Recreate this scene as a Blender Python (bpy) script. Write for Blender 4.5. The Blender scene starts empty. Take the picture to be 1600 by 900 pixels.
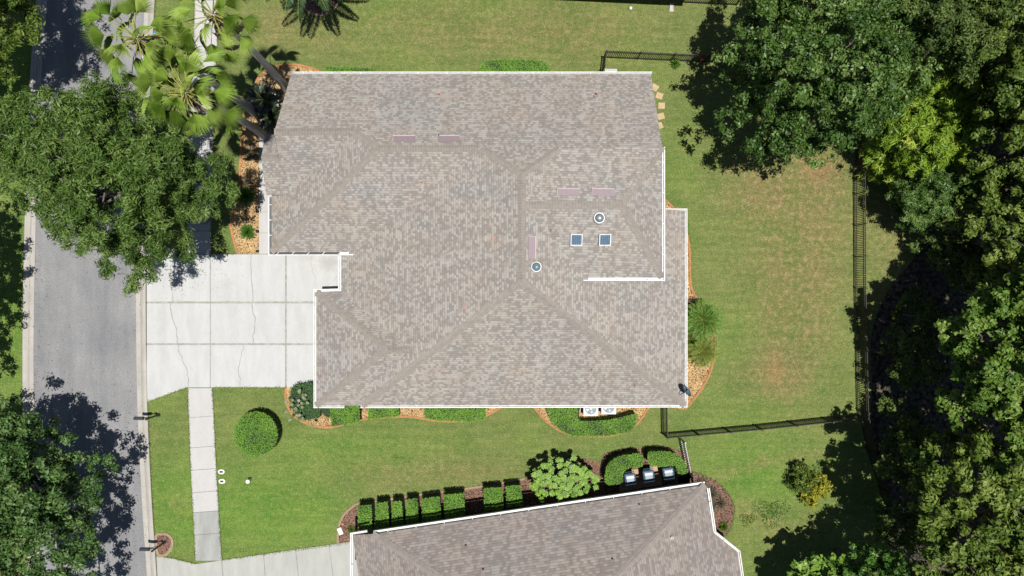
import bpy, math, random
import numpy as np
from mathutils import Vector
PI = math.pi
rng = np.random.default_rng(11)
random.seed(5)
sc = bpy.context.scene
COL = sc.collection

# ------------------------------------------------------------------ camera
HC = 41.0            # camera height in metres
FP = 1067.0          # focal length in pixels of a 1600 px wide picture
cam = bpy.data.objects.new('camera', bpy.data.cameras.new('camera'))
COL.objects.link(cam)
cam.location = (0, 0, HC)
cam.rotation_euler = (0, 0, 0)
cam.data.sensor_width = 36.0
cam.data.lens = FP / 1600 * 36
cam.data.clip_start = 0.5
cam.data.clip_end = 2000
sc.camera = cam
# ------------------------------------------------------------------ sun and sky
SH = Vector((-0.11, 0.06, -1.0)).normalized()      # direction the light travels
w = bpy.data.worlds.new("World"); sc.world = w; w.use_nodes = True
nt = w.node_tree; nt.nodes.clear()
sky = nt.nodes.new('ShaderNodeTexSky'); sky.sky_type = 'NISHITA'; sky.sun_disc = False
el = math.asin(-SH.z); az = math.atan2(-SH.x, -SH.y)
sky.sun_elevation = el; sky.sun_rotation = az
sky.air_density = 1.0; sky.dust_density = 0.6; sky.ozone_density = 1.5
bg = nt.nodes.new('ShaderNodeBackground'); bg.inputs[1].default_value = 0.05
wo = nt.nodes.new('ShaderNodeOutputWorld')
nt.links.new(sky.outputs[0], bg.inputs[0]); nt.links.new(bg.outputs[0], wo.inputs[0])
sun = bpy.data.objects.new('sun', bpy.data.lights.new('sun', 'SUN'))
COL.objects.link(sun)
sun.data.energy = 5.0; sun.data.angle = math.radians(0.5); sun.data.color = (1, 0.972, 0.925)
sun.rotation_euler = (-SH).to_track_quat('Z', 'Y').to_euler()
sun.location = (0, 0, 60)
sc.view_settings.view_transform = 'Standard'
sc.view_settings.look = 'None'
sc.view_settings.exposure = 0.5
sc.view_settings.gamma = 1
sc.view_settings.use_curve_mapping = False

# ------------------------------------------------------------------ helpers
def P(px, py, z=0.0):
    """survey point: a spot seen at px,py in the aerial photo and known to be z metres up"""
    k = (HC - z) / FP
    return Vector(((px - 800) * k, (450 - py) * k, z))

def tag(o, label=None, cat=None, group=None, kind=None):
    if label: o['label'] = label
    if cat: o['category'] = cat
    if group: o['group'] = group
    if kind: o['kind'] = kind
    return o

def empty(name, loc, label, cat, group=None):
    o = bpy.data.objects.new(name, None); COL.objects.link(o)
    o.location = loc; o.empty_display_size = 0.3
    return tag(o, label, cat, group)

def link(name, me, mat, parent=None, smooth=False):
    o = bpy.data.objects.new(name, me); COL.objects.link(o)
    if mat is not None:
        if isinstance(mat, (list, tuple)):
            for m in mat: me.materials.append(m)
        else: me.materials.append(mat)
    if parent is not None:
        o.parent = parent
        o.matrix_parent_inverse = parent_inv(parent)
    if smooth:
        me.polygons.foreach_set('use_smooth', [True] * len(me.polygons))
    return o

def parent_inv(p):
    from mathutils import Matrix
    m = Matrix.Translation(p.location)
    if p.parent is not None:
        m = Matrix.Translation((0, 0, 0)) if p.type == 'MESH' else m
    if p.type == 'MESH': return Matrix.Identity(4)
    return m.inverted()

class MB:
    """mesh collector, world coordinates"""
    def __init__(s): s.v = []; s.f = []; s.uv = []; s.m = []
    def face(s, pts, uv=None, m=0):
        i = len(s.v); s.v += [tuple(p) for p in pts]
        s.f.append(tuple(range(i, i + len(pts)))); s.uv.append(uv or [(p[0], p[1]) for p in pts]); s.m.append(m)
    def box(s, c, d, rz=0, m=0, taper=1.0):
        x, y, z = d[0] / 2, d[1] / 2, d[2] / 2
        cs, sn = math.cos(rz), math.sin(rz)
        def t(a, b, cc):
            k = taper if cc > 0 else 1
            a *= k; b *= k
            return (c[0] + a * cs - b * sn, c[1] + a * sn + b * cs, c[2] + cc)
        q = [t(-x, -y, -z), t(x, -y, -z), t(x, y, -z), t(-x, y, -z), t(-x, -y, z), t(x, -y, z), t(x, y, z), t(-x, y, z)]
        for f in ((3, 2, 1, 0), (4, 5, 6, 7), (0, 1, 5, 4), (1, 2, 6, 5), (2, 3, 7, 6), (3, 0, 4, 7)):
            s.face([q[k] for k in f], m=m)
        return s
    def prism(s, poly, z0, z1, m=0):
        n = len(poly)
        a = sum(poly[i][0] * poly[(i + 1) % n][1] - poly[(i + 1) % n][0] * poly[i][1] for i in range(n))
        if a < 0: poly = poly[::-1]
        s.face([(p[0], p[1], z1) for p in poly], m=m)
        s.face([(p[0], p[1], z0) for p in poly[::-1]], m=m)
        for i in range(n):
            p, q = poly[i], poly[(i + 1) % n]
            s.face([(p[0], p[1], z0), (q[0], q[1], z0), (q[0], q[1], z1), (p[0], p[1], z1)], m=m)
        return s
    def tube(s, pts, rad, n=8, cap=True, m=0):
        pts = [Vector(p) for p in pts]
        if not isinstance(rad, (list, tuple)): rad = [rad] * len(pts)
        rings = []
        for i, p in enumerate(pts):
            d = (pts[min(i + 1, len(pts) - 1)] - pts[max(i - 1, 0)]).normalized()
            a = d.orthogonal().normalized() if i == 0 else (rings[-1][1] - d * rings[-1][1].dot(d)).normalized()
            b = d.cross(a)
            rings.append(([p + (a * math.cos(2 * PI * k / n) + b * math.sin(2 * PI * k / n)) * rad[i] for k in range(n)], a))
        for i in range(len(pts) - 1):
            A, B = rings[i][0], rings[i + 1][0]
            for k in range(n):
                s.face([A[k], A[(k + 1) % n], B[(k + 1) % n], B[k]], m=m)
        if cap:
            s.face(rings[-1][0], m=m); s.face(rings[0][0][::-1], m=m)
        return s
    def lathe(s, c, prof, n=24, m=0, sx=1, sy=1):
        R = [[(c[0] + r * sx * math.cos(2 * PI * k / n), c[1] + r * sy * math.sin(2 * PI * k / n), c[2] + z) for k in range(n)] for r, z in prof]
        for i in range(len(R) - 1):
            for k in range(n):
                s.face([R[i][k], R[i][(k + 1) % n], R[i + 1][(k + 1) % n], R[i + 1][k]], m=m)
        if prof[-1][0] > 1e-4: s.face(R[-1], m=m)
        return s
    def build(s, name, mat, parent=None, smooth=False, weld=False):
        me = bpy.data.meshes.new(name)
        me.from_pydata(s.v, [], s.f)
        uvl = me.uv_layers.new(name='UVMap')
        flat = [c for f in s.uv for p in f for c in p]
        uvl.data.foreach_set('uv', flat)
        me.polygons.foreach_set('material_index', s.m)
        if weld:
            import bmesh
            bm = bmesh.new(); bm.from_mesh(me); bmesh.ops.remove_doubles(bm, verts=bm.verts, dist=1e-4); bm.to_mesh(me); bm.free()
        me.update()
        return link(name, me, mat, parent, smooth)

# ------------------------------------------------------------------ materials
def mat_new(name):
    m = bpy.data.materials.new(name); m.use_nodes = True
    n = m.node_tree; n.nodes.clear()
    o = n.nodes.new('ShaderNodeOutputMaterial'); b = n.nodes.new('ShaderNodeBsdfPrincipled')
    n.links.new(b.outputs[0], o.inputs[0])
    return m, n, b
def N(n, t, **k):
    x = n.nodes.new(t)
    for a, v in k.items(): setattr(x, a, v)
    return x
def ramp(n, fac, stops):
    r = N(n, 'ShaderNodeValToRGB'); e = r.color_ramp.elements
    while len(e) < len(stops): e.new(0.5)
    for el_, (p, c) in zip(e, stops): el_.position = p; el_.color = (*c, 1)
    n.links.new(fac, r.inputs[0]); return r.outputs[0]
def noise(n, vec, scale, detail=4, rough=0.6):
    t = N(n, 'ShaderNodeTexNoise'); t.inputs['Scale'].default_value = scale; t.inputs['Detail'].default_value = detail
    t.inputs['Roughness'].default_value = rough
    if vec is not None: n.links.new(vec, t.inputs['Vector'])
    return t.outputs['Fac']
def mixc(n, fac, a, b, mode='MIX'):
    x = N(n, 'ShaderNodeMix', data_type='RGBA', blend_type=mode)
    if isinstance(fac, float): x.inputs[0].default_value = fac
    else: n.links.new(fac, x.inputs[0])
    for i, v in ((6, a), (7, b)):
        if isinstance(v, tuple): x.inputs[i].default_value = (*v, 1)
        else: n.links.new(v, x.inputs[i])
    return x.outputs[2]
def mth(n, op, a, b=None, c=None):
    x = N(n, 'ShaderNodeMath', operation=op)
    for i, v in enumerate((a, b, c)):
        if v is None: continue
        if isinstance(v, (int, float)): x.inputs[i].default_value = v
        else: n.links.new(v, x.inputs[i])
    return x.outputs[0]
def bump(n, b, h, strength=0.3, dist=0.02):
    x = N(n, 'ShaderNodeBump'); x.inputs['Strength'].default_value = strength; x.inputs['Distance'].default_value = dist
    n.links.new(h, x.inputs['Height']); n.links.new(x.outputs[0], b.inputs['Normal'])
def geo_pos(n): return N(n, 'ShaderNodeNewGeometry').outputs['Position']

def simple(name, col, rough=0.6, var=0.15, scale=6, metal=0.0, bmp=0.0):
    m, n, b = mat_new(name)
    f = noise(n, geo_pos(n), scale, 5)
    lo = tuple(c * (1 - var) for c in col); hi = tuple(min(1, c * (1 + var)) for c in col)
    n.links.new(ramp(n, f, [(0.3, lo), (0.7, hi)]), b.inputs['Base Color'])
    b.inputs['Roughness'].default_value = rough; b.inputs['Metallic'].default_value = metal
    if bmp: bump(n, b, noise(n, geo_pos(n), scale * 6, 3), bmp)
    return m

def shingle_mat(name, light, brown, grey, row=0.143, L=0.27, seed=0.0):
    m, n, b = mat_new(name)
    uv = N(n, 'ShaderNodeUVMap').outputs[0]
    s = N(n, 'ShaderNodeSeparateXYZ'); n.links.new(uv, s.inputs[0])
    v = mth(n, 'DIVIDE', s.outputs[1], row); r = mth(n, 'FLOOR', v); fv = mth(n, 'FRACT', v)
    wn0 = N(n, 'ShaderNodeTexWhiteNoise', noise_dimensions='1D'); n.links.new(r, wn0.inputs['W'])
    def cells(Lc, k):
        x = mth(n, 'ADD', mth(n, 'DIVIDE', s.outputs[0], Lc), mth(n, 'MULTIPLY', wn0.outputs['Value'], 17.3 * k))
        cb = N(n, 'ShaderNodeCombineXYZ'); n.links.new(mth(n, 'FLOOR', x), cb.inputs[0]); n.links.new(r, cb.inputs[1]); cb.inputs[2].default_value = k + seed
        wn = N(n, 'ShaderNodeTexWhiteNoise', noise_dimensions='3D'); n.links.new(cb.outputs[0], wn.inputs['Vector'])
        return wn.outputs['Value'], mth(n, 'FRACT', x)
    a, fx = cells(L, 1.0); c, _ = cells(L * 2.3, 2.0); d, _ = cells(L * 0.55, 3.0)
    pos = geo_pos(n)
    big = noise(n, pos, 0.35, 3); mid = noise(n, pos, 1.1, 3, 0.65)
    t = mth(n, 'ADD', mth(n, 'MULTIPLY', a, 0.55), mth(n, 'ADD', mth(n, 'MULTIPLY', c, 0.30), mth(n, 'MULTIPLY', d, 0.15)))
    base = ramp(n, t, [(0.0, grey), (0.36, tuple(g * 1.06 for g in grey)), (0.47, tuple((g + l) / 2 for g, l in zip(grey, light))), (0.62, light), (1.0, tuple(l * 1.14 for l in light))])
    streak_ = N(n, 'ShaderNodeMapping'); streak_.inputs['Scale'].default_value = (2.2, 0.22, 1); n.links.new(uv, streak_.inputs[0]); stk = noise(n, streak_.outputs[0], 1.0, 4, .6)
    t2 = mth(n, 'ADD', mth(n, 'MULTIPLY', mid, 1.0), mth(n, 'MULTIPLY', mth(n, 'SUBTRACT', c, 0.5), 0.28))
    bm_ = mth(n, 'MULTIPLY', ramp(n, t2, [(0.48, (0, 0, 0)), (0.68, (1, 1, 1))]), 0.6)
    cc = mixc(n, bm_, base, mixc(n, 0.55, base, brown))
    cc = mixc(n, 1.0, cc, ramp(n, big, [(0.3, (0.95, 0.97, 1.0)), (0.7, (1.05, 1.0, 0.96))]), 'MULTIPLY')
    # dark line under each course: butt shadow painted into the colour
    cc = mixc(n, 1.0, cc, ramp(n, stk, [(0.3, (0.90, 0.90, 0.90)), (0.7, (1.06, 1.055, 1.05))]), 'MULTIPLY')
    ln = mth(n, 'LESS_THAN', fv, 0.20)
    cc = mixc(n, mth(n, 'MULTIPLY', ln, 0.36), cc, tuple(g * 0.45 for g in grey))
    n.links.new(cc, b.inputs['Base Color'])
    b.inputs['Roughness'].default_value = 0.9; b.inputs['Specular IOR Level'].default_value = 0.25
    h = mth(n, 'ADD', mth(n, 'MULTIPLY', fv, -0.8), mth(n, 'MULTIPLY', a, 0.6))
    bump(n, b, h, 0.25, 0.012)
    return m

def leaf_mat(name, dark, mid, light, gloss=0.45, trans=0.22, spec=0.5):
    m, n, b = mat_new(name)
    at = N(n, 'ShaderNodeAttribute', attribute_name='tone')
    col = ramp(n, at.outputs['Fac'], [(0.0, dark), (0.5, mid), (1.0, light)])
    n.links.new(col, b.inputs['Base Color']); b.inputs['Roughness'].default_value = gloss
    b.inputs['Specular IOR Level'].default_value = spec
    tr = N(n, 'ShaderNodeBsdfTranslucent'); n.links.new(mixc(n, 1.0, col, (1.0, 1.0, 0.5), 'MULTIPLY'), tr.inputs[0])
    mx = N(n, 'ShaderNodeMixShader'); mx.inputs[0].default_value = trans
    out = [x for x in n.nodes if x.type == 'OUTPUT_MATERIAL'][0]
    n.links.new(b.outputs[0], mx.inputs[1]); n.links.new(tr.outputs[0], mx.inputs[2]); n.links.new(mx.outputs[0], out.inputs[0])
    return m

M = {}
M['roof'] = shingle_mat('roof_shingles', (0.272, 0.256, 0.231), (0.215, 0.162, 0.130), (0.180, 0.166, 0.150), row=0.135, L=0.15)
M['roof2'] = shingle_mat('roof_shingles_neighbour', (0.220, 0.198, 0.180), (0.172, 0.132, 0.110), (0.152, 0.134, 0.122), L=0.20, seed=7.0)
def cap_mat(name, col):
    m, n, b = mat_new(name)
    s = N(n, 'ShaderNodeSeparateXYZ'); n.links.new(N(n, 'ShaderNodeUVMap').outputs[0], s.inputs[0])
    f = noise(n, geo_pos(n), 5, 5)
    c = ramp(n, f, [(0.3, tuple(x * .84 for x in col)), (0.7, tuple(x * 1.12 for x in col))])
    c = mixc(n, mth(n, 'MULTIPLY', mth(n, 'LESS_THAN', s.outputs[1], 0.24), 0.17), c, tuple(x * .35 for x in col))  # shadow line at each cap's lower edge, put into the colour
    n.links.new(c, b.inputs['Base Color']); b.inputs['Roughness'].default_value = .9; b.inputs['Specular IOR Level'].default_value = .25
    return m
M['cap'] = cap_mat('ridge_cap_shingle', (0.212, 0.188, 0.164)); M['cap2'] = cap_mat('ridge_cap_shingle_neighbour', (0.196, 0.172, 0.155))
M['flash'] = simple('painted_flashing', (0.20, 0.175, 0.155), .9, .14, 5)
M['white'] = simple('white_gutter_paint', (0.50, 0.50, 0.485), 0.5, 0.16, 4)
M['debris'] = simple('gutter_debris', (0.05, 0.05, 0.055), 0.9, 0.3, 12)
M['stucco'] = simple('stucco_wall', (0.50, 0.45, 0.37), 0.9, 0.05, 20, bmp=0.2)
M['vent'] = simple('painted_vent', (0.165, 0.122, 0.132), 0.6, 0.08, 8)
M['ventlip'] = simple('vent_lip', (0.42, 0.36, 0.36), 0.5, 0.08, 8)
M['pipe'] = simple('vent_pipe_rust', (0.26, 0.16, 0.125), 0.7, 0.2, 14)
M['black'] = simple('black_metal', (0.018, 0.018, 0.02), 0.45, 0.2, 10)
M['fence'] = simple('bronze_aluminium', (0.020, 0.014, 0.012), 0.65, 0.2, 8)
M['fence_grey'] = simple('grey_weathered_rail', (0.30, 0.30, 0.29), 0.5, 0.2, 8)
M['steel'] = simple('galvanised_dome', (0.22, 0.24, 0.25), 0.4, 0.35, 12, metal=0.5)
M['domeblue'] = simple('tinted_dome', (0.10, 0.15, 0.17), 0.25, 0.1, 4)
M['bark'] = simple('bark', (0.12, 0.10, 0.08), 0.9, 0.35, 9, bmp=0.4)
M['barkgrey'] = simple('pale_bark', (0.17, 0.155, 0.14), 0.9, 0.3, 12, bmp=0.3)
M['palmtrunk'] = simple('palm_trunk', (0.40, 0.36, 0.335), 0.85, 0.2, 10, bmp=0.3)
M['curb_clay'] = simple('terracotta_edging', (0.33, 0.15, 0.06), 0.8, 0.2, 5)
M['curb_tan'] = simple('tan_edging', (0.24, 0.17, 0.11), 0.8, 0.2, 5)
M['stone'] = simple('sandstone', (0.34, 0.25, 0.135), 0.8, 0.15, 5)
M['bin'] = simple('blue_grey_bin', (0.035, 0.06, 0.09), 0.35, 0.15, 4)
M['binlid'] = simple('bin_lid', (0.05, 0.085, 0.12), 0.3, 0.1, 4)
M['dish'] = simple('dish_blue_grey', (0.06, 0.12, 0.17), 0.35, 0.1, 4)
M['pwhite'] = simple('white_plastic', (0.52, 0.52, 0.49), 0.4, 0.05, 4)
M['yellow'] = simple('yellow_paint', (0.65, 0.42, 0.03), 0.4, 0.05, 4)
M['bluem'] = simple('blue_marker', (0.02, 0.20, 0.55), 0.3, 0.05, 4)
M['acwhite'] = simple('pale_metal', (0.16, 0.20, 0.235), 0.4, 0.08, 4)
M['glass'] = simple('window_glass', (0.03, 0.04, 0.05), 0.08, 0.1, 2)
M['rock'] = simple('grey_boulder', (0.20, 0.21, 0.23), 0.7, 0.2, 4)
M['red'] = simple('red_petals', (0.5, 0.02, 0.06), 0.5, 0.1, 9)
M['brown'] = simple('dead_leaf', (0.16, 0.10, 0.05), 0.8, 0.3, 9)
M['petiole'] = simple('palm_petiole', (0.22, 0.23, 0.05), 0.6, 0.2, 5)
M['timber'] = simple('timber', (0.30, 0.20, 0.12), 0.8, 0.2, 5)

def chips(name, cols, scale, edge=0.5):
    m, n, b = mat_new(name)
    pos = geo_pos(n)
    v = N(n, 'ShaderNodeTexVoronoi'); v.inputs['Scale'].default_value = scale; n.links.new(pos, v.inputs['Vector'])
    s = N(n, 'ShaderNodeSeparateColor'); n.links.new(v.outputs['Color'], s.inputs[0])
    c = ramp(n, s.outputs[0], [(i / (len(cols) - 1), q) for i, q in enumerate(cols)])
    c = mixc(n, 1.0, c, ramp(n, noise(n, pos, 0.8, 4), [(0.3, (0.75, 0.72, 0.7)), (0.7, (1.15, 1.15, 1.15))]), 'MULTIPLY')
    c = mixc(n, mth(n, 'GREATER_THAN', v.outputs['Distance'], edge), c, tuple(q * 0.25 for q in cols[0]))
    n.links.new(c, b.inputs['Base Color']); b.inputs['Roughness'].default_value = 0.9
    bump(n, b, mth(n, 'MULTIPLY', v.outputs['Distance'], -1.0), 0.8, 0.05)
    return m
M['mulch'] = chips('tan_rock_chips', [(0.24, 0.13, 0.05), (0.40, 0.26, 0.11), (0.48, 0.34, 0.17), (0.33, 0.20, 0.08)], 17, 0.66)
M['mulchred'] = chips('red_bark_chips', [(0.10, 0.045, 0.028), (0.17, 0.088, 0.06), (0.21, 0.125, 0.085), (0.12, 0.07, 0.045)], 16, 0.64)
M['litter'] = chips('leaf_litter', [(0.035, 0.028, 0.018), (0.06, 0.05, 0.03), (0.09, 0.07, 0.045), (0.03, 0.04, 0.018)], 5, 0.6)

def concrete(name, col, stain=0.12):
    m, n, b = mat_new(name); pos = geo_pos(n)
    mp = N(n, 'ShaderNodeMapping'); mp.inputs['Scale'].default_value = (1.6, 0.45, 1); n.links.new(pos, mp.inputs[0])
    f = noise(n, mp.outputs[0], 1.3, 5, 0.6); g = noise(n, pos, 14, 4, 0.7)
    c = ramp(n, f, [(0.3, tuple(x * (1 - stain) for x in col)), (0.65, col)])
    c = mixc(n, 1.0, c, ramp(n, g, [(0.3, (0.93, 0.93, 0.92)), (0.7, (1.04, 1.04, 1.04))]), 'MULTIPLY')
    n.links.new(c, b.inputs['Base Color']); b.inputs['Roughness'].default_value = 0.85
    bump(n, b, noise(n, pos, 60, 2), 0.15, 0.005)
    return m
def stains(m, spots, col):
    n = m.node_tree; b = [x for x in n.nodes if x.type == 'BSDF_PRINCIPLED'][0]
    src = b.inputs['Base Color'].links[0].from_socket; pos = geo_pos(n); wv = noise(n, pos, 2.5, 4, .7)
    for (px, py, rx, ry, a) in spots:
        c = P(px, py); mp = N(n, 'ShaderNodeMapping', vector_type='POINT'); k = FP / HC
        mp.inputs['Scale'].default_value = (k / rx, k / ry, 0); mp.inputs['Location'].default_value = (-c.x * k / rx, -c.y * k / ry, 0)
        n.links.new(pos, mp.inputs[0]); ln = N(n, 'ShaderNodeVectorMath', operation='LENGTH'); n.links.new(mp.outputs[0], ln.inputs[0])
        d = mth(n, 'ADD', ln.outputs['Value'], mth(n, 'MULTIPLY', mth(n, 'SUBTRACT', wv, .5), 1.6))
        f = mth(n, 'MULTIPLY', ramp(n, d, [(0.25, (1, 1, 1)), (1.0, (0, 0, 0))]), a)
        src = mixc(n, f, src, col)
    n.links.new(src, b.inputs['Base Color'])
M['conc'] = concrete('driveway_concrete', (0.368, 0.368, 0.360), 0.12)
stains(M['conc'], [(515, 410, 22, 16, .5), (478, 402, 20, 8, .25), (470, 505, 14, 50, .12), (415, 490, 9, 60, .12), (362, 490, 9, 60, .10), (300, 500, 10, 60, .10), (250, 500, 14, 70, .14), (345, 445, 30, 12, .15)], (0.22, 0.225, 0.19))
M['conc2'] = concrete('older_concrete', (0.30, 0.30, 0.275), 0.15)
M['walk'] = concrete('sidewalk_concrete', (0.36, 0.350, 0.338), 0.10)
M['walkdark'] = concrete('stained_sidewalk_concrete', (0.26, 0.262, 0.248), 0.28)
M['curb'] = concrete('curb_concrete', (0.32, 0.298, 0.265), 0.22)
M['curbline'] = simple('curb_flow_line', (0.22, 0.205, 0.185), 0.85, 0.2, 3)
M['joint'] = simple('joint_filler', (0.24, 0.24, 0.215), 0.9, 0.25, 4)
# asphalt
m, n, b = mat_new('worn_asphalt'); pos = geo_pos(n)
mp = N(n, 'ShaderNodeMapping'); mp.inputs['Scale'].default_value = (1.0, 0.16, 1); n.links.new(pos, mp.inputs[0])
c = ramp(n, noise(n, mp.outputs[0], 1.0, 5, 0.6), [(0.3, (0.128, 0.128, 0.131)), (0.7, (0.186, 0.185, 0.182))])
c = mixc(n, 1.0, c, ramp(n, noise(n, pos, 15, 4, 0.85), [(0.33, (0.70, 0.70, 0.70)), (0.67, (1.34, 1.34, 1.34))]), 'MULTIPLY')
c = mixc(n, 1.0, c, ramp(n, noise(n, pos, 0.5, 4, 0.7), [(0.35, (0.9, 0.9, 0.93)), (0.65, (1.07, 1.06, 1.04))]), 'MULTIPLY')
n.links.new(c, b.inputs['Base Color']); b.inputs['Roughness'].default_value = 0.85
bump(n, b, noise(n, pos, 70, 2), 0.4, 0.01)
M['asphalt'] = m
# lawn
m, n, b = mat_new('lawn_grass'); pos = geo_pos(n)
at = N(n, 'ShaderNodeAttribute', attribute_name='lawn'); sp = N(n, 'ShaderNodeSeparateColor'); n.links.new(at.outputs['Color'], sp.inputs[0])
n1 = noise(n, pos, 0.45, 6, 0.65); n2 = noise(n, pos, 3.2, 4, 0.7); n3 = noise(n, pos, 13, 3, 0.75)
mps = N(n, 'ShaderNodeMapping'); mps.inputs['Scale'].default_value = (0.25, 3.0, 1); n.links.new(pos, mps.inputs[0])
n4 = noise(n, mps.outputs[0], 1.1, 3, 0.5)
green = ramp(n, mth(n, 'ADD', mth(n, 'MULTIPLY', n1, 0.6), mth(n, 'MULTIPLY', n2, 0.4)), [(0.34, (0.066, 0.102, 0.022)), (0.5, (0.096, 0.128, 0.034)), (0.66, (0.135, 0.150, 0.050))])
lush = ramp(n, mth(n, 'ADD', mth(n, 'MULTIPLY', n2, 0.5), mth(n, 'MULTIPLY', n1, 0.5)), [(0.36, (0.050, 0.118, 0.015)), (0.62, (0.104, 0.178, 0.026))])
dry = ramp(n, n2, [(0.35, (0.096, 0.082, 0.029)), (0.5, (0.142, 0.115, 0.046)), (0.65, (0.200, 0.162, 0.078))])
lf = ramp(n, noise(n, pos, 0.22, 4, 0.55), [(0.42, (0, 0, 0)), (0.62, (1, 1, 1))])
c = mixc(n, mth(n, 'MAXIMUM', sp.outputs[1], mth(n, 'MULTIPLY', lf, 0.45)), green, lush)
dm = mth(n, 'MULTIPLY', sp.outputs[0], ramp(n, mth(n, 'ADD', mth(n, 'MULTIPLY', n1, 0.5), mth(n, 'MULTIPLY', n2, 0.5)), [(0.40, (0.25, 0.25, 0.25)), (0.56, (1, 1, 1))]))
c = mixc(n, dm, c, dry)
c = mixc(n, sp.outputs[2], c, (0.24, 0.115, 0.055))
c = mixc(n, 1.0, c, ramp(n, n3, [(0.28, (0.48, 0.53, 0.45)), (0.5, (0.96, 0.96, 0.96)), (0.74, (1.55, 1.48, 1.5))]), 'MULTIPLY')
c = mixc(n, 1.0, c, ramp(n, n4, [(0.35, (0.89, 0.91, 0.89)), (0.65, (1.09, 1.07, 1.06))]), 'MULTIPLY')
# scattered straw-coloured clippings
c = mixc(n, mth(n, 'MULTIPLY', mth(n, 'GREATER_THAN', noise(n, pos, 8, 2, 0.9), 0.64), 0.6), c, (0.27, 0.24, 0.12))
n.links.new(c, b.inputs['Base Color']); b.inputs['Roughness'].default_value = 0.9; b.inputs['Specular IOR Level'].default_value = 0.2
bump(n, b, n3, 0.5, 0.04)
M['lawn'] = m
# panel
m, n, b = mat_new('blue_solar_cells')
v = N(n, 'ShaderNodeTexBrick'); v.offset = 0; v.inputs['Scale'].default_value = 1; v.inputs['Mortar Size'].default_value = 0.006
v.inputs['Brick Width'].default_value = 0.1; v.inputs['Row Height'].default_value = 0.1
v.inputs['Color1'].default_value = (0.04, 0.07, 0.11, 1); v.inputs['Color2'].default_value = (0.055, 0.09, 0.13, 1); v.inputs['Mortar'].default_value = (0.16, 0.24, 0.32, 1)
n.links.new(geo_pos(n), v.inputs['Vector']); n.links.new(v.outputs[0], b.inputs['Base Color']); b.inputs['Roughness'].default_value = 0.2
M['solar'] = m

LM = dict(
    street=leaf_mat('street_tree_leaves', (0.024, 0.060, 0.012), (0.058, 0.122, 0.024), (0.150, 0.225, 0.070), 0.55, spec=.35),
    oak=leaf_mat('oak_leaves', (0.030, 0.062, 0.009), (0.076, 0.138, 0.022), (0.160, 0.230, 0.060), 0.55, spec=.3),
    bright=leaf_mat('broad_green_leaves', (0.028, 0.070, 0.006), (0.070, 0.140, 0.013), (0.165, 0.240, 0.045), 0.55, spec=.3),
    deep=leaf_mat('deep_green_leaves', (0.020, 0.052, 0.007), (0.054, 0.112, 0.015), (0.150, 0.225, 0.055), 0.5, spec=.4),
    olive=leaf_mat('olive_leaves', (0.030, 0.060, 0.006), (0.076, 0.124, 0.013), (0.185, 0.235, 0.045), 0.55, spec=.3),
    dull=leaf_mat('dull_green_leaves', (0.026, 0.052, 0.007), (0.062, 0.102, 0.016), (0.135, 0.180, 0.042), 0.6, spec=.3),
    lime=leaf_mat('lime_leaves', (0.080, 0.150, 0.008), (0.170, 0.280, 0.020), (0.330, 0.400, 0.050), 0.5, 0.3, spec=.35),
    lime2=leaf_mat('pale_lime_leaves', (0.070, 0.150, 0.015), (0.140, 0.255, 0.030), (0.230, 0.350, 0.060), 0.5, 0.25, spec=.35),
    hedge=leaf_mat('hedge_leaves', (0.048, 0.125, 0.007), (0.085, 0.190, 0.012), (0.135, 0.250, 0.025), 0.55, .15, spec=.3),
    hedge2=leaf_mat('dark_hedge_leaves', (0.022, 0.070, 0.012), (0.040, 0.115, 0.022), (0.068, 0.155, 0.036), 0.6, .1, spec=.3),
    palm=leaf_mat('fan_palm_leaves', (0.075, 0.150, 0.012), (0.180, 0.285, 0.036), (0.350, 0.430, 0.105), 0.42, 0.2),
    feather=leaf_mat('feather_palm_leaves', (0.012, 0.028, 0.010), (0.030, 0.064, 0.018), (0.075, 0.130, 0.045), 0.3, 0.1, spec=0.8),
    palmg=leaf_mat('small_palm_leaves', (0.030, 0.095, 0.010), (0.060, 0.150, 0.018), (0.140, 0.230, 0.040), 0.45, spec=.4),
    croton=leaf_mat('croton_leaves', (0.09, 0.12, 0.012), (0.27, 0.27, 0.02), (0.46, 0.40, 0.04), 0.5, spec=.3),
    dark=leaf_mat('near_black_leaves', (0.006, 0.014, 0.006), (0.014, 0.028, 0.012), (0.05, 0.075, 0.045), 0.28, 0.05, spec=0.9),
    brown=leaf_mat('dry_leaves', (0.07, 0.05, 0.03), (0.13, 0.10, 0.06), (0.22, 0.18, 0.11), 0.8, 0.1),
    flower=leaf_mat('pale_blossom', (0.06, 0.12, 0.03), (0.13, 0.18, 0.08), (0.34, 0.29, 0.24), 0.7),
)

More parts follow.
